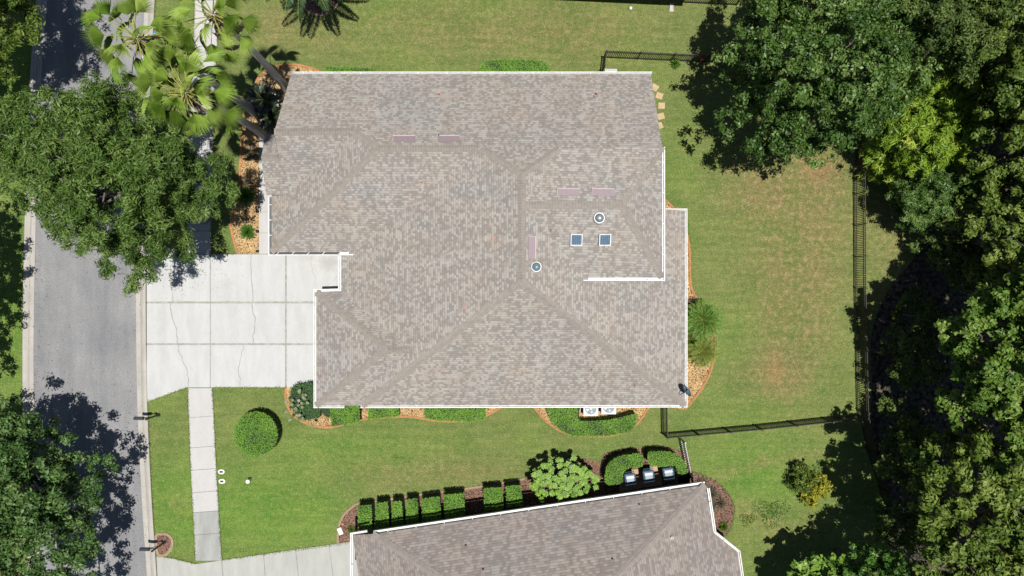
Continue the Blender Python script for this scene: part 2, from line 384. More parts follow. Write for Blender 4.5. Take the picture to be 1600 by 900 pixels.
# ------------------------------------------------------------------ leaves
def unit(a): return a / np.maximum(np.linalg.norm(a, axis=1, keepdims=True), 1e-9)
def leaf_obj(name, pos, nor, L, W, mat, parent, tone=None, dirs=None, fold=0.0):
    """one mesh of diamond leaves; pos/nor (n,3), L/W arrays or scalars"""
    n = len(pos)
    r = rng.normal(size=(n, 3)) if dirs is None else dirs
    nor = unit(nor); d = unit(r - nor * np.sum(r * nor, 1, keepdims=True)); s = np.cross(nor, d)
    L = np.broadcast_to(np.asarray(L, float), (n,))[:, None]; W = np.broadcast_to(np.asarray(W, float), (n,))[:, None]
    v = np.empty((n, 4, 3))
    v[:, 0] = pos - d * L * 0.5; v[:, 2] = pos + d * L * 0.5 - nor * L * fold
    v[:, 1] = pos + s * W * 0.5 + d * L * 0.06; v[:, 3] = pos - s * W * 0.5 + d * L * 0.06
    me = bpy.data.meshes.new(name)
    me.vertices.add(n * 4); me.vertices.foreach_set('co', v.astype(np.float32).ravel())
    me.loops.add(n * 4); me.loops.foreach_set('vertex_index', np.arange(n * 4, dtype=np.int32))
    me.polygons.add(n); me.polygons.foreach_set('loop_start', np.arange(0, n * 4, 4, dtype=np.int32))
    me.polygons.foreach_set('loop_total', np.full(n, 4, dtype=np.int32))
    me.update(calc_edges=True)
    if tone is None: tone = rng.random(n)
    a = me.attributes.new('tone', 'FLOAT', 'FACE'); a.data.foreach_set('value', np.clip(tone, 0, 1).astype(np.float32))
    return link(name, me, mat, parent)

def clumps_in_lobes(lobes, k, shell=0.5):
    """points in the outer shell of ellipsoids; lobes world (x,y,z,r,rz)"""
    out = []; outn = []
    vol = np.array([l[3] ** 2 for l in lobes]); cnt = np.maximum(3, (k * vol / vol.sum()).astype(int))
    for l, c in zip(lobes, cnt):
        d = unit(rng.normal(size=(c, 3))); d[:, 2] = np.where(d[:, 2] < -0.35, -d[:, 2], d[:, 2])
        # wobble of the outline
        ph = rng.random(4) * 6.28; th = np.arctan2(d[:, 1], d[:, 0])
        wob = 1 + 0.10 * np.sin(3 * th + ph[0]) + 0.08 * np.sin(5 * th + ph[1]) + 0.06 * np.sin(9 * th + ph[2])
        rr = (shell + (1.03 - shell) * rng.random(c) ** 0.6) * wob
        p = np.stack([l[0] + d[:, 0] * rr * l[3], l[1] + d[:, 1] * rr * l[3], l[2] + d[:, 2] * rr * l[4]], 1)
        out.append(p); outn.append(d)
    return np.concatenate(out), np.concatenate(outn)

def crown_leaves(name, lobes, mat, parent, sep, per, cr, L, W, shell=0.5, up=0.6, tonebias=0.0, jit=0.45, fill=1.0):
    """boughs spread over the lobes at least sep apart, each a loose cluster of sprays, dark gaps between them"""
    cand, cdn = clumps_in_lobes(lobes, 2600, shell)
    keep = []; kp = np.zeros((0, 3))
    for i in range(len(cand)):
        if len(kp) == 0 or np.min(np.sum((kp - cand[i]) ** 2, 1)) > sep * sep * (0.55 + 0.9 * (hash((i * 7919) % 1009) % 100) / 100):
            keep.append(i); kp = np.vstack([kp, cand[i]])
    c = cand[keep]; cd = cdn[keep]; nb = len(c)
    c = c + np.column_stack([np.zeros((nb, 2)), rng.normal(size=nb) * 0.35])
    rb = cr * (0.65 + 0.7 * rng.random(nb))
    ks = 8                                            # sprays per bough
    sc_ = unit(rng.normal(size=(nb * ks, 3))); sc_[:, 2] = np.abs(sc_[:, 2]) * 0.7 - 0.12
    bi = np.repeat(np.arange(nb), ks)
    rad = rng.random((nb * ks, 1)) ** 0.45
    sp = c[bi] + sc_ * rad * rb[bi][:, None] * 1.15 + cd[bi] * (rng.random((nb * ks, 1)) ** 2) * rb[bi][:, None] * 0.9
    pr = max(4, int(per / ks)); n = len(sp) * pr
    si = np.repeat(np.arange(len(sp)), pr)
    g = rng.normal(size=(n, 3)) * (cr * 0.23); g[:, 2] *= 0.6
    pos = sp[si] + g
    nor = unit(g / (cr * 0.25) * 0.5 + sc_[si] * 0.5 + np.array([0, 0, up]) + rng.normal(size=(n, 3)) * jit)
    pos[:, 2] = np.maximum(pos[:, 2], 0.2)
    bt = rng.normal(size=nb) * 0.13; st_ = rng.normal(size=len(sp)) * 0.10
    tone = 0.5 + tonebias + bt[bi[si]] + st_[si] + rng.normal(size=n) * 0.17
    LL = L * (0.55 + 0.8 * rng.random(n)); WW = W * (0.6 + 0.8 * rng.random(n))
    return leaf_obj(name, pos, nor, LL, WW, mat, parent, tone), c

def limbs(mb, base, top, h, targets, r0):
    """tapered trunk with limbs to targets"""
    base = Vector(base); top = Vector(top)
    mid = base.lerp(top, 0.5) + Vector((random.uniform(-.15, .15), random.uniform(-.15, .15), 0))
    mb.tube([base - Vector((0, 0, 0.1)), base + Vector((0, 0, 0.3)), mid, top], [r0 * 1.35, r0, r0 * 0.8, r0 * 0.5], 9)
    for t in targets:
        t = Vector(t); k = random.uniform(0.45, 0.95)
        a = base.lerp(top, k)
        b1 = a.lerp(t, 0.5) + Vector((random.uniform(-.4, .4), random.uniform(-.4, .4), random.uniform(0.0, .5)))
        mb.tube([a, b1, t], [r0 * 0.36, r0 * 0.2, 0.025], 6)

def tree(name, label, cat, lobes, mat, base=None, group=None, clumps=240, per=420, cr=0.65, sep=None, jit=.45, L=0.26, W=0.12, r0=0.22,
         shell=0.5, up=0.6, bark='bark', nl=16, tonebias=0.0):
    """lobes given as (px,py,z,r,rz)"""
    LB = []
    for (px, py, z, r, rz) in lobes:
        p = P(px, py, z); LB.append((p.x, p.y, z, r, rz))
    big = max(LB, key=lambda l: l[3])
    cx = sum(l[0] * l[3] for l in LB) / sum(l[3] for l in LB); cy = sum(l[1] * l[3] for l in LB) / sum(l[3] for l in LB)
    if base is None: base = (cx, cy)
    t = empty(name, (base[0], base[1], 0), label, cat, group)
    o, c = crown_leaves('crown', LB, mat, t, sep or cr * 1.35, per, cr, L, W, shell, up, tonebias, jit)
    mb = MB()
    tgt = [tuple(c[i]) for i in rng.choice(len(c), size=min(nl, len(c)), replace=False)]
    limbs(mb, (base[0], base[1], 0), (cx, cy, big[2] - big[4] * 0.1), 0, tgt, r0)
    mb.build('trunk', M[bark], t, smooth=True)
    return t

def poly_area(poly):
    return abs(sum(poly[i][0] * poly[(i + 1) % len(poly)][1] - poly[(i + 1) % len(poly)][0] * poly[i][1] for i in range(len(poly)))) / 2
def inside(pts, poly):
    x, y = pts[:, 0], pts[:, 1]; c = np.zeros(len(pts), bool); n = len(poly); j = n - 1
    for i in range(n):
        xi, yi = poly[i][0], poly[i][1]; xj, yj = poly[j][0], poly[j][1]
        c ^= ((yi > y) != (yj > y)) & (x < (xj - xi) * (y - yi) / (yj - yi + 1e-12) + xi); j = i
    return c
def sample_poly(poly, n):
    a = np.array([(p[0], p[1]) for p in poly]); lo = a.min(0); hi = a.max(0); out = np.zeros((0, 2))
    while len(out) < n:
        q = lo + rng.random((n * 2, 2)) * (hi - lo); out = np.concatenate([out, q[inside(q, a)]])
    return out[:n]
def inset(poly, d):
    c = Vector((sum(p[0] for p in poly) / len(poly), sum(p[1] for p in poly) / len(poly)))
    out = []
    for p in poly:
        v = Vector((p[0], p[1])) - c; l = v.length; out.append(tuple(c + v * max(0.1, (l - d)) / l))
    return out

def hedge(name, label, pxpoly, h, mat, cat='hedge', group=None, leaf=0.09, dens=820, core=(0.02, 0.05, 0.01), dome=0.0, rough=0.045):
    poly = [(P(x, y, h).x, P(x, y, h).y) for x, y in pxpoly]
    cx = sum(p[0] for p in poly) / len(poly); cy = sum(p[1] for p in poly) / len(poly)
    t = empty(name, (cx, cy, 0), label, cat, group)
    R = max(math.hypot(p[0] - cx, p[1] - cy) for p in poly)
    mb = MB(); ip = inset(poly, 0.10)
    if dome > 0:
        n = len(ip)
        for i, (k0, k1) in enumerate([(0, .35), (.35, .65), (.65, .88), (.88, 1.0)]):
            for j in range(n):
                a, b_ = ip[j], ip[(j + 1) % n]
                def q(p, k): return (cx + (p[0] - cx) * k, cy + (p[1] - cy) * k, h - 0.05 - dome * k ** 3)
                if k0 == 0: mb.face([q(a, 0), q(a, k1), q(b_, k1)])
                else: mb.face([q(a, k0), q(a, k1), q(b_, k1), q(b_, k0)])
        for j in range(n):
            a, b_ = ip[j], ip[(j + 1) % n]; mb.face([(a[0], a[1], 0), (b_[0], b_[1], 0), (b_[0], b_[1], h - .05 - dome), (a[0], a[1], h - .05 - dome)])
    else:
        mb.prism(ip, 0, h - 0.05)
    mb.build('shade_core', M['hcore'], t)
    A = poly_area(poly); n = int(A * dens)
    xy = sample_poly(poly, n); rad = np.hypot(xy[:, 0] - cx, xy[:, 1] - cy) / R
    z = h - dome * rad ** 3 + rng.normal(size=n) * rough
    top = np.column_stack([xy, z]); nt_ = np.column_stack([rng.normal(size=(n, 2)) * 0.30, np.ones(n)])
    per = sum(math.dist(poly[i], poly[(i + 1) % len(poly)]) for i in range(len(poly)))
    m_ = int(per * h * dens * 0.22); el_ = []; en = []
    for i in range(len(poly)):
        a = np.array(poly[i]); b_ = np.array(poly[(i + 1) % len(poly)]); l = math.dist(a, b_)
        k = max(1, int(m_ * l / per)); u = rng.random((k, 1)); p2 = a + (b_ - a) * u
        zz = rng.random(k) * (h - dome)
        nn = np.array([(b_ - a)[1], -(b_ - a)[0]]) / max(l, 1e-6)
        if np.dot(nn, (a + b_) / 2 - np.array([cx, cy])) < 0: nn = -nn
        p2 = p2 + rng.normal(size=(k, 2)) * 0.02 - nn / max(np.linalg.norm(nn), 1e-6) * 0.07
        el_.append(np.column_stack([p2, zz])); en.append(np.column_stack([np.tile(nn, (k, 1)) + rng.normal(size=(k, 2)) * 0.2, rng.normal(size=k) * 0.1 - .15]))
    pos = np.concatenate([top] + el_); nor = np.concatenate([nt_] + en)
    k = len(pos)
    fq = rng.uniform(2.0, 5.0, 4); ph = rng.uniform(0, 6, 4)
    lowf = 0.10 * (np.sin(pos[:, 0] * fq[0] + ph[0]) + np.sin(pos[:, 1] * fq[1] + ph[1]) + np.sin((pos[:, 0] + pos[:, 1]) * fq[2] + ph[2]))
    pos[:, 2] += lowf * 0.25
    leaf_obj('foliage', pos, nor, leaf * (0.6 + 0.8 * rng.random(k)), leaf * 0.5, mat, t, 0.5 + lowf + rng.normal(size=k) * 0.17)
    return t
M['hcore'] = simple('hedge_shade_core', (0.012, 0.018, 0.006), 0.9, 0.3, 8)  # solid hedge core, near black: shade of the sides put into its colour

def sheet(name, pxpoly, z, mat, kind='structure', label=None):
    mb = MB(); mb.face([(P(x, y).x, P(x, y).y, z) for x, y in pxpoly])
    o = mb.build(name, mat)
    if mb.v:
        me = o.data
        if me.polygons[0].normal.z < 0: me.flip_normals()
    o['kind'] = kind
    if label: o['label'] = label
    return o

def smooth_px(pts, closed=False, n=6):
    """Catmull-Rom through pixel points"""
    out = []; m_ = len(pts)
    rg = range(m_ if closed else m_ - 1)
    for i in rg:
        g = (lambda k: pts[k % m_]) if closed else (lambda k: pts[min(max(k, 0), m_ - 1)])
        p0, p1, p2, p3 = g(i - 1), g(i), g(i + 1), g(i + 2)
        for j in range(n):
            t = j / n
            out.append(tuple(0.5 * ((2 * p1[a]) + (-p0[a] + p2[a]) * t + (2 * p0[a] - 5 * p1[a] + 4 * p2[a] - p3[a]) * t * t + (-p0[a] + 3 * p1[a] - 3 * p2[a] + p3[a]) * t ** 3) for a in (0, 1)))
    if not closed: out.append(pts[-1])
    return out

def edging(name, label, pxpts, mat, w_=0.11, h=0.09, closed=False, group=None):
    pts = [P(x, y) for x, y in pxpts]
    mb = MB(); n = len(pts)
    L_, R_ = [], []
    for i in range(n):
        if closed: d = pts[(i + 1) % n] - pts[i - 1]
        else: d = pts[min(i + 1, n - 1)] - pts[max(i - 1, 0)]
        d.z = 0; d.normalize(); s = Vector((-d.y, d.x, 0)) * w_ / 2
        L_.append(pts[i] + s); R_.append(pts[i] - s)
    Z = Vector((0, 0, h)); Z2 = Vector((0, 0, h * 0.6))
    for i in range(n if closed else n - 1):
        j = (i + 1) % n
        c0 = (L_[i] + R_[i]) / 2 + Z; c1 = (L_[j] + R_[j]) / 2 + Z
        mb.face([L_[i], L_[j], L_[j] + Z2, L_[i] + Z2][::-1]); mb.face([R_[i], R_[j], R_[j] + Z2, R_[i] + Z2])
        mb.face([L_[i] + Z2, L_[j] + Z2, c1, c0][::-1]); mb.face([c0, c1, R_[j] + Z2, R_[i] + Z2][::-1])
    o = mb.build(name, mat); tag(o, label, 'garden edging', group)
    return o

def ribbon(pxpts, w_, z, mb=None):
    mb = mb or MB(); pts = [P(x, y) for x, y in pxpts]; n = len(pts)
    for i in range(n - 1):
        d = (pts[i + 1] - pts[i]).normalized(); s = Vector((-d.y, d.x, 0)) * w_ / 2
        a, b_ = pts[i] - d * 0.01, pts[i + 1] + d * 0.01
        mb.face([(a - s) + Vector((0, 0, z + i * 0.00002)), (b_ - s) + Vector((0, 0, z + i * 0.00002)), (b_ + s) + Vector((0, 0, z + i * 0.00002)), (a + s) + Vector((0, 0, z + i * 0.00002))])
    return mb

# ------------------------------------------------------------------ THE SETTING
# one wide ground sheet and, on it, the lawn with its dry and lush areas
g = MB()
X0, X1, Y0, Y1, ST = -60.0, 60.0, -45.0, 45.0, 0.5
nx = int((X1 - X0) / ST) + 1; ny = int((Y1 - Y0) / ST) + 1
xs = np.linspace(X0, X1, nx); ys = np.linspace(Y0, Y1, ny); XX, YY = np.meshgrid(xs, ys)
co = np.column_stack([XX.ravel(), YY.ravel(), np.zeros(nx * ny)])
me = bpy.data.meshes.new('lawn')
idx = np.arange(nx * ny).reshape(ny, nx)
quads = np.stack([idx[:-1, :-1], idx[:-1, 1:], idx[1:, 1:], idx[1:, :-1]], -1).reshape(-1, 4)
# skirts out to the horizon
far = 900.0
fc = [(-far, -far, 0), (far, -far, 0), (far, far, 0), (-far, far, 0)]
k0 = len(co); co = np.vstack([co, fc])
cor = [idx[0, 0], idx[0, -1], idx[-1, -1], idx[-1, 0]]
faces = quads.tolist()
sides = [idx[0, :].tolist(), idx[:, -1].tolist(), idx[-1, ::-1].tolist(), idx[::-1, 0].tolist()]
for s_ in range(4): faces.append([k0 + s_, k0 + (s_ + 1) % 4] + sides[s_][::-1])
me.from_pydata(co.tolist(), [], faces)
px_ = co[:, 0] / (HC / FP) + 800; py_ = 450 - co[:, 1] / (HC / FP)
def G(cx, cy, sx, sy, a): return a * np.exp(-((px_ - cx) / sx) ** 2 - ((py_ - cy) / sy) ** 2)
dryv = (0.15 + G(1215, 290, 90, 70, 1.0) + G(1235, 470, 55, 150, 1.0) + G(1140, 430, 40, 60, 0.2) + G(1190, 590, 60, 30, .5) + G(1390, 400, 45, 110, 0.6) + G(700, 45, 260, 45, 0.5) + G(930, 60, 120, 60, 0.35)
        + G(1300, 350, 40, 200, 0.4) + G(440, 40, 60, 40, 0.4) + G(610, 740, 160, 40, 0.3) + G(740, 735, 90, 12, 0.4) + G(540, 120, 60, 15, 0.2) + G(285, 110, 30, 40, 0.6) + G(1230, 830, 50, 40, 0.4) + G(275, 790, 25, 20, 0.35) + G(1160, 200, 40, 30, 0.3))
def track(x0, y0, x1, y1, w_, a):
    t = np.clip(((px_ - x0) * (x1 - x0) + (py_ - y0) * (y1 - y0)) / ((x1 - x0) ** 2 + (y1 - y0) ** 2), 0, 1)
    return a * np.exp(-((px_ - x0 - t * (x1 - x0)) ** 2 + (py_ - y0 - t * (y1 - y0)) ** 2) / w_ ** 2)
dryv = dryv + track(1115, 747, 1190, 722, 9, .5) + track(1190, 722, 1285, 710, 9, .45) + track(1145, 790, 1215, 812, 12, .5)
lushv = (G(560, 690, 200, 30, 0.45) + G(400, 800, 140, 80, 1.1) + G(270, 790, 50, 70, 0.8) + G(1180, 740, 120, 80, 1.0) + G(560, 715, 120, 28, 0.45) + G(20, 500, 60, 200, 0.9) + G(20, 180, 60, 90, 1.3) + G(35, 75, 30, 30, 1.3)
         + G(470, 790, 60, 50, 0.4) + G(1080, 300, 40, 120, 0.25) + G(1350, 240, 20, 40, 0.6) + G(1180, 640, 120, 30, 0.3))
bare = (G(1210, 578, 12, 22, 0.45) + G(1280, 258, 22, 10, 0.55) + G(1270, 280, 30, 25, 0.2) + G(1450, 600, 30, 60, 0.4))
ca = me.attributes.new('lawn', 'FLOAT_COLOR', 'POINT')
arr = np.column_stack([np.clip(dryv, 0, 1), np.clip(lushv, 0, 1), np.clip(bare, 0, 1), np.ones(len(co))])
ca.data.foreach_set('color', arr.astype(np.float32).ravel())
lawn = link('ground', me, M['lawn']); lawn['kind'] = 'structure'

# road
RL = [(96, -700), (70, -200), (58, 0), (50, 100), (43, 250), (38, 450), (37, 600), (40, 760), (47, 900), (62, 1150), (100, 1600)]
RR = [(282, -700), (256, -200), (243, 0), (238, 100), (232, 250), (229, 450), (231, 620), (237, 760), (246, 900), (262, 1150), (300, 1600)]
RLs = smooth_px(RL, n=8); RRs = smooth_px(RR, n=8)
mb = MB()
for i in range(len(RLs) - 1):
    a, b_, c_, d_ = P(*RLs[i]), P(*RLs[i + 1]), P(*RRs[i + 1]), P(*RRs[i])
    off = Vector((0.6, 0, 0))
    q = [a + off, b_ + off, c_ - off, d_ - off]
    for v_ in q: v_.z = 0.008
    mb.face(q)
mb.build('road', M['asphalt'])['kind'] = 'structure'
def kerb(pts, side, name):
    mb = MB(); ml = MB()
    prof = [(0.0, 0.0), (0.0, 0.10), (0.16, 0.10), (0.30, 0.035), (0.36, 0.022), (0.62, 0.030), (0.62, 0.0)]
    for i in range(len(pts) - 1):
        a, b_ = P(*pts[i]), P(*pts[i + 1])
        for k in range(len(prof) - 1):
            (o0, z0), (o1, z1) = prof[k], prof[k + 1]
            q = [(a.x + side * o0, a.y, z0), (a.x + side * o1, a.y, z1), (b_.x + side * o1, b_.y, z1), (b_.x + side * o0, b_.y, z0)]
            mb.face(q[::-1] if side < 0 else q, m=1 if k == 3 else 0)
    # joints across
    tot = 0
    o = mb.build(name, [M['curb'], M['curbline']]); o['kind'] = 'structure'
    jj = MB()
    for i in range(0, len(pts) - 1):
        a, b_ = P(*pts[i]), P(*pts[i + 1]); L_ = (b_ - a).length; nseg = max(1, int(round(L_ / 1.6)))
        for s_ in range(nseg):
            c_ = a.lerp(b_, s_ / nseg)
            jj.face([(c_.x + side * 0.0, c_.y - .012, .104), (c_.x + side * .16, c_.y - .012, .104), (c_.x + side * .16, c_.y + .012, .104), (c_.x + side * 0.0, c_.y + .012, .104)])
            jj.face([(c_.x + side * 0.36, c_.y - .012, .027), (c_.x + side * .62, c_.y - .012, .035), (c_.x + side * .62, c_.y + .012, .035), (c_.x + side * 0.36, c_.y + .012, .027)])
    jj.build('kerb_joints', M['joint'])['kind'] = 'structure'
kerb(RLs, 1, 'left_kerb')
kerb(RRs, -1, 'right_kerb')

# sidewalk slabs
SWL = [(318, -700), (310, -200), (305, 0), (303, 60), (296, 200), (293, 400), (294, 606), (299, 740), (306, 880), (318, 1200), (340, 1600)]
SWW = [37, 37, 37, 37, 37, 36.5, 38, 39.5, 41, 41, 41]
def swx(y):
    ys_ = [p[1] for p in SWL]
    return float(np.interp(y, ys_, [p[0] for p in SWL])), float(np.interp(y, ys_, SWW))
sheet('sidewalk_bed', [(swx(y)[0] + 0.5, y) for y in (-700, -200, 0, 60, 200, 397)] + [(swx(y)[0] + swx(y)[1] - .5, y) for y in (397, 200, 60, 0, -200, -700)], 0.004, M['joint'])
sheet('sidewalk_bed', [(swx(y)[0] + 0.5, y) for y in (606, 740, 876)] + [(swx(y)[0] + swx(y)[1] - .5, y) for y in (873, 740, 606)], 0.004, M['joint'])
js_up = [397 - 36 * k for k in range(0, 31)]
js_dn = [606, 651, 698, 733, 768, 799, 834, 876]
mb = MB(); md = MB()
def slab(mb, pts4, z1=0.045):
    mb.prism([(P(x, y).x, P(x, y).y) for x, y in pts4], 0.0, z1)
for js, dn in ((js_up, False), (js_dn, True)):
    for i in range(len(js) - 1):
        a, b_ = sorted((js[i], js[i + 1])); xa, wa = swx(a); xb, wb = swx(b_)
        tilt = -3 if dn and b_ < 875 else 0; ta = -3 if dn and a > 610 else 0
        gp = 0.42
        slab(md if (dn and a > 790) else mb, [(xa, a + gp - ta * 0.5), (xa + wa, a + gp + ta * 0.5), (xb + wb, b_ - gp + tilt * 0.5), (xb, b_ - gp - tilt * 0.5)])
mb.build('sidewalk', M['walk'])['kind'] = 'structure'
md.build('sidewalk', M['walkdark'])['kind'] = 'structure'

# main driveway: slabs over a stained joint bed
sheet('driveway_joint_bed', [(230, 377), (293, 398), (330, 398), (535, 398), (560, 398), (560, 604), (449, 604), (294, 604.5), (230, 627)], 0.012, M['joint'])
mb = MB()
H1, H2 = 472.5, 537.5
V = [230, 329.3, 447.3, 560]
vy = [(397.5, H1), (H1, H2), (H2, 605)]
for ri, (ya, yb) in enumerate(vy):
    for ci in range(3):
        xa, xb = V[ci], V[ci + 1]
        gh = 1.5; gv = 0.55 if ci == 0 else 0.9
        gl = 0 if ci == 0 else (0.6 if ci == 1 else 1.4); gr = (0.6 if ci == 0 else 1.4) if ci < 2 else 0
        y0 = ya + (gh if ri else 0); y1 = yb - (gh if ri < 2 else 0)
        if ci == 0 and ri == 0: pts = [(xa, 376), (293, y0), (xb - gr, y0), (xb - gr, y1), (xa, y1)]
        elif ci == 0 and ri == 2: pts = [(xa, y0), (xb - gr, y0), (xb - gr, y1), (292, 605), (xa, 628)]
        else: pts = [(xa + gl, y0), (xb - gr, y0), (xb - gr, y1), (xa + gl, y1)]
        slab(mb, pts, 0.05)
mb.build('driveway', M['conc'])['kind'] = 'structure'
cr = MB()
def crack(a, b_, wob, n=11, w_=0.045):
    pts = []
    for i in range(n + 1):
        t = i / n; o = wob * math.sin(t * 5 + a[0]) * 0.5 + random.uniform(-1, 1) * wob * 0.28
        if i in (0, n): o *= 0.3
        pts.append((a[0] + (b_[0] - a[0]) * t + (o if abs(b_[1] - a[1]) > abs(b_[0] - a[0]) else 0), a[1] + (b_[1] - a[1]) * t + (0 if abs(b_[1] - a[1]) > abs(b_[0] - a[0]) else o)))
    ribbon(pts, w_, 0.054, cr)
crack((267, 415), (269, 472), 3); crack((268, 474), (277, 535), 4, w_=0.055); crack((281, 539), (295, 604), 5, w_=0.05)
crack((393, 399), (395, 471), 3, w_=0.05); crack((395, 474), (397, 536), 6, w_=0.06); crack((379, 539), (375, 604), 5, w_=0.04)
crack((487, 399), (492, 445), 4, w_=0.02); crack((527, 432), (513, 446), 2, w_=0.02)
for x in (277, 349, 420, 470): crack((x, 470), (x + 22, 471.3), 0.6, 4, 0.02)
cr.build('driveway_cracks', M['joint'])['kind'] = 'structure'
# entry walk
sheet('entry_walk_bed', [(405.5, 215), (440, 215), (440, 397), (405.5, 397)], 0.010, M['joint'])
mb = MB()
for i in range(6):
    y1 = 397 - i * 33; y0 = y1 - 33
    slab(mb, [(405, y0 + .4), (440, y0 + .4), (440, y1 - .4), (405, y1 - .4)], 0.047)
mb.build('entry_walk', M['walk'])['kind'] = 'structure'
# neighbour's driveway
nd = [(246, 868), (275, 873), (306, 881), (345, 875)]
mb = MB()
sheet('neighbour_driveway_bed', [(246, 869), (275, 874), (306, 882), (347, 876), (549, 848), (560, 980), (300, 1010), (250, 1000)], 0.012, M['joint'])
def nslab(p): slab(mb, p, 0.05)
nslab([(245, 868), (275, 873), (306, 881), (346.5, 875), (352, 940), (270, 950), (249, 940)])
nslab([(348, 874.6), (412, 865.5), (417, 935), (353, 942)])
nslab([(413, 865.2), (462, 858.3), (470, 930), (418, 936)])
nslab([(463, 858), (514, 851), (524, 925), (471, 931)])
nslab([(515, 850.8), (560, 844.5), (572, 920), (525, 926)])
nslab([(249, 941), (270, 951), (352, 941), (580, 921), (590, 1010), (255, 1010)])
mb.build('neighbour_driveway', M['conc2'])['kind'] = 'structure'

# forest floor
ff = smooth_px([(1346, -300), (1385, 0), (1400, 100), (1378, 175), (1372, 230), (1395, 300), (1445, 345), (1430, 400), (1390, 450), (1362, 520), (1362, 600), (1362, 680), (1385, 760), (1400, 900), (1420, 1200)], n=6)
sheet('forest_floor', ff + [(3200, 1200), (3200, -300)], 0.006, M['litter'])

# ---------------------------------------------------------------- planting beds
def bed(pxs, mat, z=0.014): return sheet('planting_bed', pxs, z, mat)
e1 = smooth_px([(372, 397), (365, 375), (361, 350), (366, 325), (374, 295), (375, 262), (377, 235), (379, 205), (382, 178), (390, 150), (404, 122), (425, 106), (455, 101), (480, 105), (500, 112)], n=5)
bed(e1 + [(500, 150), (470, 160), (445, 215), (404.5, 216), (404.5, 397)], M['mulch'])
edging('garden_edging', 'terracotta edging curving along the front rock bed under the fan palms', e1, M['curb_clay'], 0.13)
e2 = smooth_px([(446.5, 606), (448, 630), (458, 648), (478, 661), (500, 667), (520, 667), (545, 661), (566, 655), (600, 652), (640, 651), (680, 657), (715, 658), (745, 655), (775, 641), (800, 625)], n=5)
bed(e2 + [(800, 600), (449, 600)], M['mulch'])
edging('garden_edging', 'terracotta edging along the rock bed under the house south gutter', e2, M['curb_clay'], 0.13)
e3 = smooth_px([(828, 628), (840, 643), (856, 660), (880, 675), (910, 681), (945, 681), (975, 675), (996, 661), (1012, 638), (1020, 625)], n=5)
bed(e3, M['mulch'])
edging('garden_edging', 'terracotta edging round the bed of the condensers and large low hedge', e3, M['curb_clay'], 0.13)
e4 = smooth_px([(1030, 305), (1045, 318), (1060, 335), (1071, 360), (1077, 390), (1078, 430), (1082, 455), (1098, 480), (1112, 510), (1117, 545), (1110, 580), (1094, 610), (1070, 640)], n=5)
bed(e4 + [(1000, 630), (1000, 305)], M['mulch'])
edging('garden_edging', 'terracotta edging round the east bed with the small palms', e4, M['curb_clay'], 0.13)
e5 = smooth_px([(528, 850), (529, 825), (536, 806), (548, 794), (562, 786), (600, 781), (660, 772), (745, 761), (820, 748)], n=5)
bed(e5 + [(850, 740), (890, 712), (938, 722), (944, 708), (975, 700), (1003, 701), (1040, 697), (1075, 708), (1082, 740), (1060, 790), (560, 850)], M['mulchred'])
edging('garden_edging', 'tan edging along the neighbour bed of clipped box hedges', e5, M['curb_tan'], 0.13)
e6 = smooth_px([(1080, 736), (1102, 744), (1125, 757), (1142, 778), (1147, 800), (1140, 828), (1122, 845)], n=5)
bed(e6 + [(1060, 840), (1060, 745)], M['mulchred'])
# ring bed of the feather palm
r5 = [(500 + 30 * math.cos(a * PI / 12), -3 + 27 * math.sin(a * PI / 12)) for a in range(24)]
bed(r5, M['mulchred']); edging('garden_edging', 'tan ring edging round the feather palm at the top', r5, M['curb_tan'], 0.14, closed=True)
# ring of the round bush
r6 = [(402 + 34 * math.cos(a * PI / 14), 677 + 34.5 * math.sin(a * PI / 14)) for a in range(28)]
bed(r6, M['mulchred']); edging('garden_edging', 'tan ring edging round the ball shaped bush on the front lawn', r6, M['curb_tan'], 0.10, closed=True)
# mailbox bed
r7 = smooth_px([(244, 838), (252, 834), (262, 835), (269, 843), (269, 853), (264, 862), (257, 867), (247, 865)], closed=True, n=4)
bed(r7, M['mulchred']); edging('garden_edging', 'teardrop tan edging round the mailbox bed by the road', r7, M['curb_tan'], 0.16, closed=True)

# ================================================================ MAIN HOUSE
def solve_plane_N(py, m=0.6, z0=2.9, y0=12.0):
    a = (450 - py) / FP                       # z = z0 + m*(y0 - a*(HC-z))
    return (z0 + m * y0 - m * a * HC) / (1 - m * a)
def roof_face(mb, pts, th=0.12):
    pts = [Vector(p) for p in pts]; n_ = Vector((0, 0, 0))
    for i in range(len(pts)):
        a, b_ = pts[i], pts[(i + 1) % len(pts)]
        n_ += Vector(((a.y - b_.y) * (a.z + b_.z), (a.z - b_.z) * (a.x + b_.x), (a.x - b_.x) * (a.y + b_.y)))
    n_.normalize()
    if n_.z < 0: n_ = -n_; pts = pts[::-1]
    t = Vector((0, 0, 1)).cross(n_)
    if abs(t.x) > abs(t.y): t = t if t.x > 0 else -t
    else: t = t if t.y > 0 else -t
    t.normalize(); s = n_.cross(t)
    if s.z < 0: s = -s
    mb.face(pts, [(p.dot(t), p.dot(s)) for p in pts])
    dn = Vector((0, 0, -th)); mb.face([p + dn for p in pts[::-1]])
    for i in range(len(pts)):
        a, b_ = pts[i], pts[(i + 1) % len(pts)]
        mb.face([a + dn, b_ + dn, b_, a])
from mathutils.bvhtree import BVHTree
